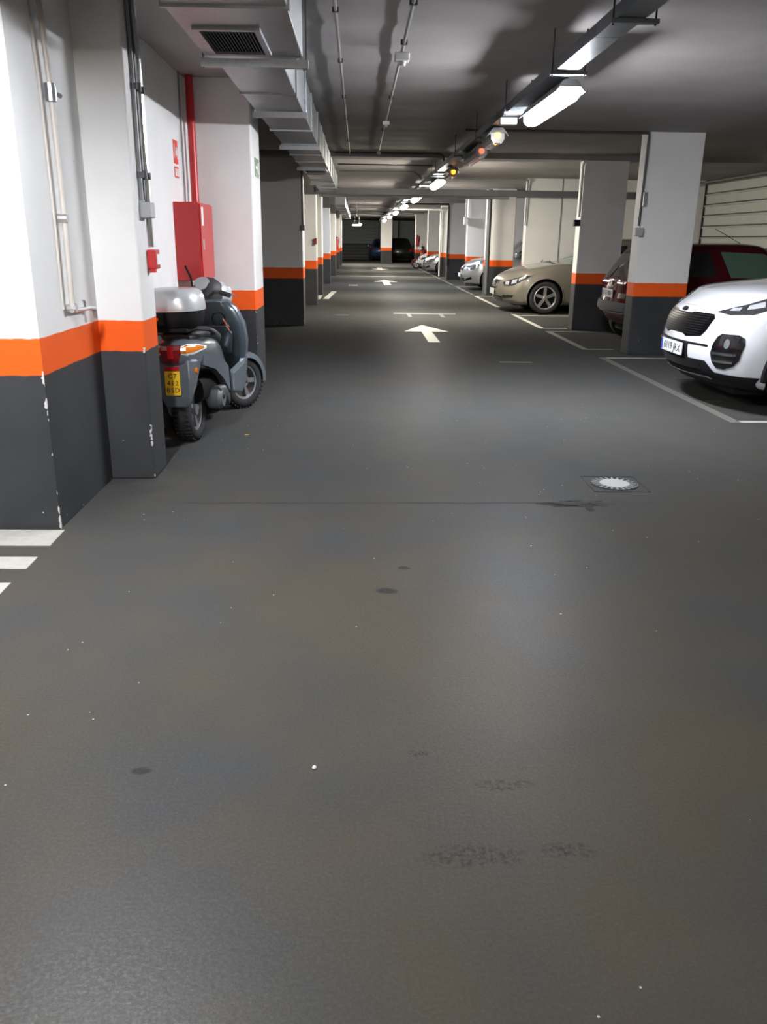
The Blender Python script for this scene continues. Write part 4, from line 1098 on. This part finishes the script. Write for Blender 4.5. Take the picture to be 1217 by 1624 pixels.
# ---- generic front-out cars farther along
def plain_car(name, label, loc, rz, paint, L, W, H, plate, q=.6, bonnet=.70, belt=.93, nose=.62, glass='glass_dark', hatch=True):
    P = dict(L=L, W=W, wb=L * .6, fo=.86, wr=.31, ww=.2, paint=paint, rz=.24, crown=.05, q=q,
             top=[(0, nose), (.10, nose + .06), (.35, nose + .15), (.8, belt - .06), (1.1, belt), (1.3, belt + .01), (L - .5, belt + .03), (L, belt - .03)],
             zb=[(0, .22), (.1, .19), (.9, .18), (L - .9, .19), (L, .3)],
             plan=[(0, .82), (.15, .90), (.4, .965), (.8, 1.0), (L - .9, 1.0), (L - .3, .95), (L, .86)], sect=SEC,
             fi=[(0, .08), (.2, .02), (.45, 0), (.8, .04), (1, .12)], ri=[(0, .08), (.5, 0), (1, .06)], bow=(.26, .14),
             cab=dict(belt=belt, roof=[(1.6, H - .07), (2.2, H), (3.0, H - .02), (L - .6, H - .08)], b0=1.0, r0=1.85, r1=L - (.55 if hatch else 1.2), b1=L - (.08 if hatch else .5), wb=W / 2 - .08, wr=W / 2 - .33))
    c_ = Car(name, label, P, loc, rz)
    c_.front('grille', [(-.30, nose + .01), (.30, nose + .01), (.24, nose - .12), (-.24, nose - .12)], 'gloss_black', off=.006, res=.06)
    c_.front('lower_grille', [(-.40, .36), (.40, .36), (.36, .24), (-.36, .24)], 'gloss_black', off=.006, res=.06)
    if plate: c_.plate(None, .43)
    def ff(sd):
        h_ = c_.patch('headlight', [(x, y * sd, z) for x, y, z in [(-.10, .40, nose - .0), (-.13, .50, nose - .09), (-.3, .72, nose - .08), (-.5, .82, nose + .04), (-.42, .76, nose + .10), (-.22, .58, nose + .07)]], (-.8, -.55 * sd, -.2), 'lamp_glass', off=.006, res=.05)
        c_.patch('reflector', [(x, y * sd, z) for x, y, z in [(-.16, .54, nose - .05), (-.28, .68, nose - .04), (-.28, .68, nose + .04), (-.18, .55, nose + .02)]], (-.8, -.55 * sd, -.2), 'chrome', off=.012, res=.05, parent=h_)
        c_.patch('fog_slot', [(x, y * sd, z) for x, y, z in [(-.06, .46, .27), (-.2, .74, .33), (-.2, .74, .40), (-.06, .5, .33)]], (-.85, -.5 * sd, 0), 'plastic_black', off=.006, res=.05)
        c_.side('front_window', [(1.50, belt + .04), (2.3, belt + .05), (2.3, H - .12), (2.05, H - .13)], sd, glass, cab=True, res=.12)
        c_.side('rear_window', [(2.40, belt + .05), (L - 1.0, belt + .07), (L - 1.15, H - .16), (2.40, H - .12)], sd, glass, cab=True, res=.12)
        m = MB().add(*rbox_grid((2, 2, 2), (.4, .4, .4))).xf(Matrix.Diagonal((.06, .10, .07, 1))).build('door_mirror', paint, c_.root, sm=True); m.location = (-1.55, (W / 2 + .06) * sd, belt + .06)
        t_ = c_.patch('tail_light', [(x, y * sd, z) for x, y, z in [(-L + .08, W / 2 - .26, .70), (-L + .2, W / 2 - .06, .70), (-L + .25, W / 2 - .06, .92), (-L + .1, W / 2 - .24, .92)]], (.8, -.6 * sd, 0), 'tail_red', off=.006, res=.06)
    c_.both(ff)
    c_.patch('windscreen', [(-1.10, -W / 2 + .28, belt + .03), (-1.10, W / 2 - .28, belt + .03), (-1.78, W / 2 - .42, H - .08), (-1.78, -W / 2 + .42, H - .08)], (-.5, 0, -.6), glass, cab=True, res=.12)
    c_.patch('rear_glass', [(-L + .1, -W / 2 + .28, belt + .06), (-L + .1, W / 2 - .28, belt + .06), (-L + .4, W / 2 - .40, H - .14), (-L + .4, -W / 2 + .40, H - .14)], (.8, 0, -.3), glass, cab=True, res=.12)
    return c_
c1 = plain_car('hatchback_car', 'silver car with rounded nose half hidden by the orange banded column', (3.10, 26.05), PI, 'car_silver', 4.25, 1.78, 1.50, True, q=.8, nose=.68, belt=.96)
c2 = plain_car('saloon_car', 'far silver car with dark bumper line, wheel beside the narrow grey column', (2.78, 37.2), PI, 'car_silver_blue', 4.35, 1.72, 1.43, True, q=.6, nose=.60, belt=.90)
c2.front('bumper_line', [(-.74, .44), (.74, .44), (.74, .465), (-.74, .465)], 'plastic_black', off=.01, res=.08)
c2.side('bumper_line', [(.12, .44), (.52, .44), (.52, .465), (.12, .465)], 1, 'plastic_black', off=.01, res=.06)
c3 = plain_car('saloon_car', 'pale silver car just showing its nose behind the far silver car', (2.85, 41.6), PI, 'car_silver', 4.3, 1.72, 1.43, True, q=.5, nose=.60, belt=.90)
c4 = plain_car('hatchback_car', 'black car seen from behind at the far end right of the mid lane column', (2.72, 59.5), PI / 2, 'car_black', 4.1, 1.76, 1.50, None, q=.5)
c5 = plain_car('hatchback_car', 'blue hatchback seen from behind beside the mid lane column at the far end', (1.62, 63.6), PI / 2, 'car_blue', 3.9, 1.62, 1.44, None, q=.5, belt=.9)

# ------------------------------------------------------------------ scooters
def ring(cx, cz, w, h, y, n=16, e=2.6, tilt=0.0):
    """superellipse ring in the plane across the scooter (x, z) at y"""
    out = []
    for i in range(n):
        a = 2 * PI * i / n
        c_, s_ = math.cos(a), math.sin(a)
        x = math.copysign(abs(c_) ** (2 / e), c_) * w / 2; z = math.copysign(abs(s_) ** (2 / e), s_) * h / 2
        out.append((cx + x, y + z * tilt, cz + z))
    return out
def hring(cx, cy, w, l, z, n=16, e=2.8):
    out = []
    for i in range(n):
        a = 2 * PI * i / n
        c_, s_ = math.cos(a), math.sin(a)
        out.append((cx + math.copysign(abs(c_) ** (2 / e), c_) * w / 2, cy + math.copysign(abs(s_) ** (2 / e), s_) * l / 2, z))
    return out
def moto_wheel(parent, y, r, wdt, rotz=0.0, x=0.0):
    w = MB()
    h = wdt / 2
    prof = [(r * .66, -h * .8), (r * .80, -h), (r * .93, -h * .8), (r, -h * .3), (r, h * .3), (r * .93, h * .8), (r * .80, h), (r * .66, h * .8)]
    t = MB().lathe(prof, 'x', n=36).build('wheel', 'rubber', parent, sm=True, ang=60)
    t.location = (x, y, r); t.rotation_euler = (0, 0, rotz)
    rim = MB().lathe([(r * .58, -h * .6), (r * .67, -h * .7), (r * .67, h * .7), (r * .58, h * .6)], 'x', n=36)
    for i in range(5):
        a = 2 * PI * i / 5
        rim.loft([[(-h * .3, math.cos(a + d) * r * .1, math.sin(a + d) * r * .1) for d in (-.5, .5)] + [(h * .5, math.cos(a + d) * r * .1, math.sin(a + d) * r * .1) for d in (.5, -.5)],
                  [(-h * .3, math.cos(a + d) * r * .6, math.sin(a + d) * r * .6) for d in (-.16, .16)] + [(h * .5, math.cos(a + d) * r * .6, math.sin(a + d) * r * .6) for d in (.16, -.16)]])
    rim.lathe([(.001, -h * .6), (r * .18, -h * .6), (r * .18, h * .8), (.001, h * .8)], 'x', n=16)
    rim.build('rim', 'alloy_dull', t, sm=True, ang=30)
    tread = MB()
    for i in range(40):
        a = 2 * PI * i / 40
        for sd in (-1, 1):
            m_ = Matrix.Rotation(a, 4, 'X')
            b_ = MB().box(.15 * h if sd > 0 else -.75 * h, .75 * h if sd > 0 else -.15 * h, -.006, .006, r * .965, r * 1.012).xf(m_)
            tread.add(b_.v, b_.f)
    tag(tread.build('tread', 'rubber', t), None, kind='stuff')
    return t
def make_scooter(label, loc, yaw, lean, paint, dark, silver, plate=True, steer=-.55, case=True):
    root = thing('motor_scooter', label, 'scooter', loc)
    root.rotation_euler = (0, lean, yaw)
    WB = 1.28; R = .228
    moto_wheel(root, 0, R, .14)
    # tail body: side panels
    rings = [ring(0, .655, .13, .11, -.30), ring(0, .655, .24, .17, -.26), ring(0, .645, .32, .24, -.14), ring(0, .625, .355, .27, .05), ring(0, .60, .345, .28, .25), ring(0, .56, .30, .30, .45), ring(0, .50, .25, .30, .60), ring(0, .44, .22, .28, .68)]
    MB().loft(rings).build('tail_body', paint, root, sm=True, ang=50)
    # lower side panel sweeping to the floor board
    for sd in (-1, 1):
        MB().loft([[(sd * .165, -.10, .56), (sd * .165, -.10, .64), (sd * .12, -.10, .64), (sd * .12, -.10, .56)],
                   [(sd * .178, .14, .50), (sd * .178, .14, .60), (sd * .13, .14, .60), (sd * .13, .14, .50)],
                   [(sd * .172, .36, .40), (sd * .172, .36, .56), (sd * .12, .36, .56), (sd * .12, .36, .40)],
                   [(sd * .165, .56, .27), (sd * .165, .56, .46), (sd * .12, .56, .46), (sd * .12, .56, .27)]]).build('side_panel', paint, root, sm=True, ang=50)
    # under-tail mudguard that carries the plate
    rings = [[(-.11, -.27, .62), (.11, -.27, .62), (.10, -.10, .62), (-.10, -.10, .62)],
             [(-.115, -.285, .50), (.115, -.285, .50), (.105, -.12, .50), (-.105, -.12, .50)],
             [(-.105, -.29, .36), (.105, -.29, .36), (.095, -.20, .36), (-.095, -.20, .36)],
             [(-.075, -.285, .295), (.075, -.285, .295), (.065, -.24, .295), (-.065, -.24, .295)]]
    MB().loft(rings).build('rear_mudguard', paint, root, bev=.012)
    # flared side of the mudguard on the right
    MB().loft([[(.10, -.27, .60), (.155, -.24, .60), (.155, -.12, .60), (.10, -.12, .60)], [(.10, -.285, .45), (.135, -.27, .45), (.13, -.19, .45), (.10, -.19, .45)], [(.08, -.285, .33), (.10, -.28, .33), (.10, -.24, .33), (.08, -.24, .33)]]).build('mudguard_flare', paint, root, sm=True)
    # lights
    tl = MB().loft([[(-.07, -.30, .72), (.07, -.30, .72), (.07, -.24, .72), (-.07, -.24, .72)], [(-.075, -.312, .69), (.075, -.312, .69), (.075, -.24, .69), (-.075, -.24, .69)], [(-.06, -.312, .63), (.06, -.312, .63), (.06, -.24, .63), (-.06, -.24, .63)], [(-.05, -.302, .60), (.05, -.302, .60), (.05, -.24, .60), (-.05, -.24, .60)]]).build('tail_light', 'tail_dark_red', root, bev=.006)
    MB().box(-.02, .02, -.319, -.31, .635, .715).build('reflector', 'tail_red', tl)
    for sd in (-1, 1):
        rg = []
        for (t_, w_, h_) in ((0, .03, .05), (.3, .045, .07), (.65, .04, .055), (1.0, .012, .015)):
            cx = sd * (.07 + .115 * t_); cy = -.285 + .125 * t_ * t_ + .03 * t_
            rg.append([(cx, cy - w_ * math.cos(a) * .8, .685 + .006 * t_ + h_ / 2 * math.sin(a)) for a in [2 * PI * i / 10 for i in range(10)]])
        MB().loft(rg).build('turn_signal', 'signal_amber', root, sm=True)
        sr = []
        for (t_, w_, h_) in ((0, .034, .066), (.3, .046, .084), (.65, .04, .068), (1.06, .012, .02)):
            cx = sd * (.07 + .115 * t_); cy = -.279 + .125 * t_ * t_ + .03 * t_
            sr.append([(cx, cy - w_ * math.cos(a) * .8, .683 + .006 * t_ + h_ / 2 * math.sin(a)) for a in [2 * PI * i / 10 for i in range(10)]])
        MB().loft(sr).build('signal_bezel', 'sign_white', root, sm=True)
    MB().lathe([(.001, 0), (.022, 0), (.024, .006), (.018, .014), (.001, .016)], 'x', (.14, -.235, .545), 14).build('side_reflector', 'signal_amber', root, sm=True)
    if plate:
        pl = MB().prism(rrect(.105, .165, .006, 2), 'y', -.006, 0).build('number_plate', 'plate_yellow', root)
        pl.location = (-.005, -.297, .465); pl.rotation_euler = (-.06, 0, 0)
        MB().box(-.05, .05, -.008, -.0005, .086, .112).build('red_label', 'tail_red', pl)
        for i, tx in enumerate(('C7', '412', 'BSD')):
            text(tx, .046, 'gloss_black', pl, (0, -.0065, .048 - .048 * i), (PI / 2, 0, 0), 'plate_characters', .0006, 1.25)
    # seat
    MB().loft([ring(0, .755, .20, .05, -.16), ring(0, .765, .27, .075, -.08), ring(0, .765, .29, .085, .12), ring(0, .74, .29, .09, .36), ring(0, .69, .25, .09, .56), ring(0, .64, .17, .07, .66)]).build('seat', 'seat_vinyl', root, sm=True, ang=60)
    # rack
    for pts in ([(-.10, .02, .80), (-.13, -.12, .815), (-.12, -.30, .82), (.12, -.30, .82), (.13, -.12, .815), (.10, .02, .80)], [(-.13, -.16, .815), (.13, -.16, .815)]):
        MB().tube(pts, .011, 8).build('rack_bar', 'plastic_black', root, sm=True)
    MB().tube([(.13, -.14, .815), (.20, -.05, .80), (.215, .06, .765), (.17, .14, .75)], .011, 8).build('grab_rail', 'plastic_black', root, sm=True)
    MB().tube([(-.13, -.14, .815), (-.20, -.05, .80), (-.215, .06, .765), (-.17, .14, .75)], .011, 8).build('grab_rail', 'plastic_black', root, sm=True)
    if case:
        tc_ = MB().loft([hring(0, -.15, .28, .28, .825, 28), hring(0, -.15, .36, .36, .845, 28), hring(0, -.15, .395, .39, .90, 28), hring(0, -.15, .405, .40, .945, 28)]).build('top_case', 'plastic_black', root, sm=True, ang=50)
        MB().loft([hring(0, -.15, .415, .41, .945, 28), hring(0, -.15, .418, .412, .965, 28), hring(0, -.15, .405, .40, 1.02, 28), hring(0, -.15, .375, .37, 1.065, 28), hring(0, -.15, .31, .31, 1.085, 28), hring(0, -.15, .18, .18, 1.092, 28)]).build('case_lid', silver, tc_, sm=True, ang=50)
        MB().box(-.09, -.005, -.362, -.335, .855, .935).build('latch', 'plastic_black', tc_, bev=.006)
        MB().lathe([(.001, -.369), (.012, -.369), (.014, -.36), (.001, -.36)], 'y', (-.05, 0, .90), 14).build('lock', 'chrome', tc_)
    # engine, drive cover, exhaust
    MB().loft([ring(-.11, .25, .07, .14, -.04), ring(-.12, .27, .09, .17, .15), ring(-.11, .30, .09, .18, .40)]).build('drive_cover', 'alloy_dull', root, sm=True)
    MB().lathe([(.001, .08), (.075, .08), (.082, .10), (.082, .17), (.06, .195), (.001, .20)], 'x', (0, .24, .27), 24).build('fan_cover', 'steel_beam_grey', root, sm=True, ang=30)
    MB().lathe([(.001, .19), (.016, .195), (.016, .204), (.001, .204)], 'x', (0, .22, .28), 12).build('fan_cap', 'plastic_black', root)
    MB().loft([ring(.15, .315, .08, .10, .20), ring(.16, .30, .095, .115, .32), ring(.15, .235, .085, .10, .44), ring(.13, .19, .06, .07, .54)]).build('exhaust_shield', 'conduit_dark', root, sm=True)
    MB().loft([ring(0, .36, .22, .20, .02), ring(0, .36, .24, .22, .24), ring(0, .32, .22, .20, .55)]).build('engine', 'plastic_black', root, sm=True)
    MB().loft([ring(.02, .17, .12, .08, .28), ring(.03, .16, .16, .09, .42), ring(.03, .17, .14, .08, .60)]).build('belly_pan', 'plastic_black', root, sm=True)
    # floor board and leg shield
    MB().loft([ring(0, .30, .30, .09, .52, e=4), ring(0, .295, .33, .09, .70, e=4), ring(0, .30, .34, .09, .92, e=4), ring(0, .34, .33, .10, 1.02, e=4)]).build('floor_board', dark, root, sm=True, ang=50)
    for sd in (-1, 1):
        MB().loft([[(sd * .155, .60, .24), (sd * .19, .60, .26), (sd * .19, .62, .40), (sd * .15, .62, .42)], [(sd * .165, .80, .20), (sd * .205, .80, .22), (sd * .215, .86, .44), (sd * .17, .86, .46)], [(sd * .165, .95, .25), (sd * .20, .96, .27), (sd * .215, 1.02, .50), (sd * .17, 1.02, .52)]]).build('floor_side_panel', paint, root, bev=.01)
    rings = [hring(0, .98, .30, .10, .28), hring(0, .965, .40, .13, .42), hring(0, .94, .45, .15, .58), hring(0, .90, .44, .16, .74), hring(0, .865, .36, .16, .86), hring(0, .85, .24, .14, .93)]
    MB().loft(rings).build('leg_shield', dark, root, sm=True, ang=60)
    rings = [hring(0, 1.05, .26, .10, .34), hring(0, 1.03, .42, .12, .50), hring(0, 1.0, .465, .13, .62), hring(0, .955, .455, .14, .76), hring(0, .92, .36, .14, .88), hring(0, .90, .22, .12, .945)]
    MB().loft(rings).build('front_fairing', paint, root, sm=True, ang=60)
    gb = MB().prism([(-.14, .50), (.14, .50), (.165, .66), (.12, .72), (-.12, .72), (-.165, .66)], 'y', -.006, .004); gb_ = gb.build('glove_box', dark, root, bev=.003); gb_.location = (0, .858, .04); gb_.rotation_euler = (.16, 0, 0)
    MB().lathe([(.045, -.01), (.058, -.01), (.058, .012), (.045, .012)], 'y', (.05, .80, .80), 18).build('ignition_ring', 'plastic_black', root)
    MB().tube([(.09, .80, .80), (.13, .76, .75), (.155, .73, .71)], .009, 8).build('bag_hook', 'chrome', root)
    # steering assembly
    st = bpy.data.objects.new('steering', None); COL.objects.link(st); st.parent = root
    st.location = (0, WB - .40, .60); st.rotation_euler = (0, 0, steer)
    return root, st, WB, R
def finish_scooter(root, st, WB, R, paint, dark, silver, steer):
    """front wheel, mudguard and handlebar, turned with the steering"""
    rot = Matrix.Rotation(steer, 4, 'Z')
    def at(p):      # point given for straight-ahead steering -> turned about the head tube
        base = Vector((0, WB - .16, 0)); return tuple(rot @ (Vector(p) - base) + base)
    def xf(mb): return mb.xf(Matrix.Translation((0, WB - .16, 0)) @ rot @ Matrix.Translation((0, -(WB - .16), 0)))
    c0 = at((0, WB, 0))
    moto_wheel(root, c0[1], R, .11, steer, c0[0])
    mg = []
    for i in range(13):
        a = math.radians(-5 + 165 * i / 12)
        r0, r1 = R + .018, R + .030
        w_ = .085 * (1 - .25 * abs(i - 6) / 6)
        cy, cz = WB + r1 * math.cos(a), R + r1 * math.sin(a); dy, dz = WB + r0 * math.cos(a), R + r0 * math.sin(a)
        ey, ez = WB + (r1 - .05) * math.cos(a), R + (r1 - .05) * math.sin(a)
        mg.append([(-w_, ey, ez), (-w_ * .8, cy, cz), (w_ * .8, cy, cz), (w_, ey, ez), (w_ * .9, ey, ez), (w_ * .7, dy, dz), (-w_ * .7, dy, dz), (-w_ * .9, ey, ez)])
    xf(MB().loft(mg)).build('front_mudguard', paint, root, sm=True, ang=45)
    for sd in (-1, 1):
        xf(MB().tube([(sd * .075, WB, R), (sd * .075, WB - .12, .52), (sd * .05, WB - .16, .60)], .017, 8)).build('fork_leg', 'alloy_dull', root, sm=True)
    # handlebar cover, dash and headlight
    H0 = WB - .36
    xf(MB().loft([ring(0, .99, .10, .10, H0 - .06, tilt=.25), ring(0, 1.0, .20, .20, H0 - .02, tilt=.25), ring(0, 1.0, .26, .23, H0 + .05, tilt=.2), ring(0, .99, .24, .20, H0 + .11, tilt=.1)])).build('handlebar_cover', 'seat_vinyl', root, sm=True, ang=60)
    xf(MB().loft([ring(0, .99, .245, .20, H0 + .10), ring(0, .98, .25, .20, H0 + .17), ring(0, .965, .20, .16, H0 + .23), ring(0, .955, .10, .08, H0 + .26)])).build('headlight_cowl', silver, root, sm=True, ang=60)
    xf(MB().loft([ring(0, .96, .17, .11, H0 + .22), ring(0, .955, .10, .06, H0 + .275)])).build('headlight', 'lamp_glass', root, sm=True)
    dsh = MB().prism([(.068 * math.cos(a) * (1.0 if math.sin(a) > 0 else .75), .062 * math.sin(a)) for a in [2 * PI * i / 24 for i in range(24)]], 'z', 0, .012)
    dsh.xf(Matrix.Translation((.035, H0 - .035, 1.065)) @ Matrix.Rotation(math.radians(28), 4, 'Z') @ Matrix.Rotation(math.radians(52), 4, 'X'))
    xf(dsh).build('instrument_dial', 'dial_face', root, bev=.003)
    for sd in (-1, 1):
        xf(MB().tube([(sd * .09, H0 + .02, 1.0), (sd * .20, H0, 1.005), (sd * .235, H0 - .01, 1.0)], .014, 8)).build('handlebar', 'conduit_dark', root)
        xf(MB().tube([(sd * .225, H0 - .01, 1.0), (sd * .345, H0 - .045, .985)], .019, 10)).build('grip', 'rubber', root, sm=True)
        xf(MB().tube([(sd * .20, H0 + .05, .99), (sd * .28, H0 + .055, .985), (sd * .36, H0 + .01, .975)], .007, 6)).build('brake_lever', 'alloy', root, sm=True)
        if sd < 0: xf(MB().tube([(sd * .15, H0 + .03, 1.04), (sd * .17, H0 + .04, 1.11), (sd * .24, H0 + .05, 1.20)], .009, 8)).build('mirror_stem', 'plastic_black', root, sm=True)
    bpy.data.objects.remove(st)
    # side stand and main stand feet
    MB().tube([(-.12, .45, .22), (-.20, .50, .10), (-.245, .52, .012)], .011, 8).build('side_stand', 'plastic_black', root, sm=True)
STR = -.55
root, st, WB, R = make_scooter('grey and silver motor scooter with top case and yellow plate by the left wall', (-1.215, 5.98, 0), -.10, -.03, 'scooter_blue_grey', 'scooter_dark', 'scooter_silver', steer=STR)
finish_scooter(root, st, WB, R, 'scooter_blue_grey', 'scooter_dark', 'scooter_silver', STR)
simple('bike_red', (0.30, 0.015, 0.02), .3, coat=.8)
root, st, WB, R = make_scooter('red motorbike parked far away beside the pale wall on the right', (4.25, 44.35, 0), 1.3, .05, 'bike_red', 'bike_red', 'plate_white', plate=False, steer=.2, case=False)
finish_scooter(root, st, WB, R, 'bike_red', 'bike_red', 'plate_white', .2)
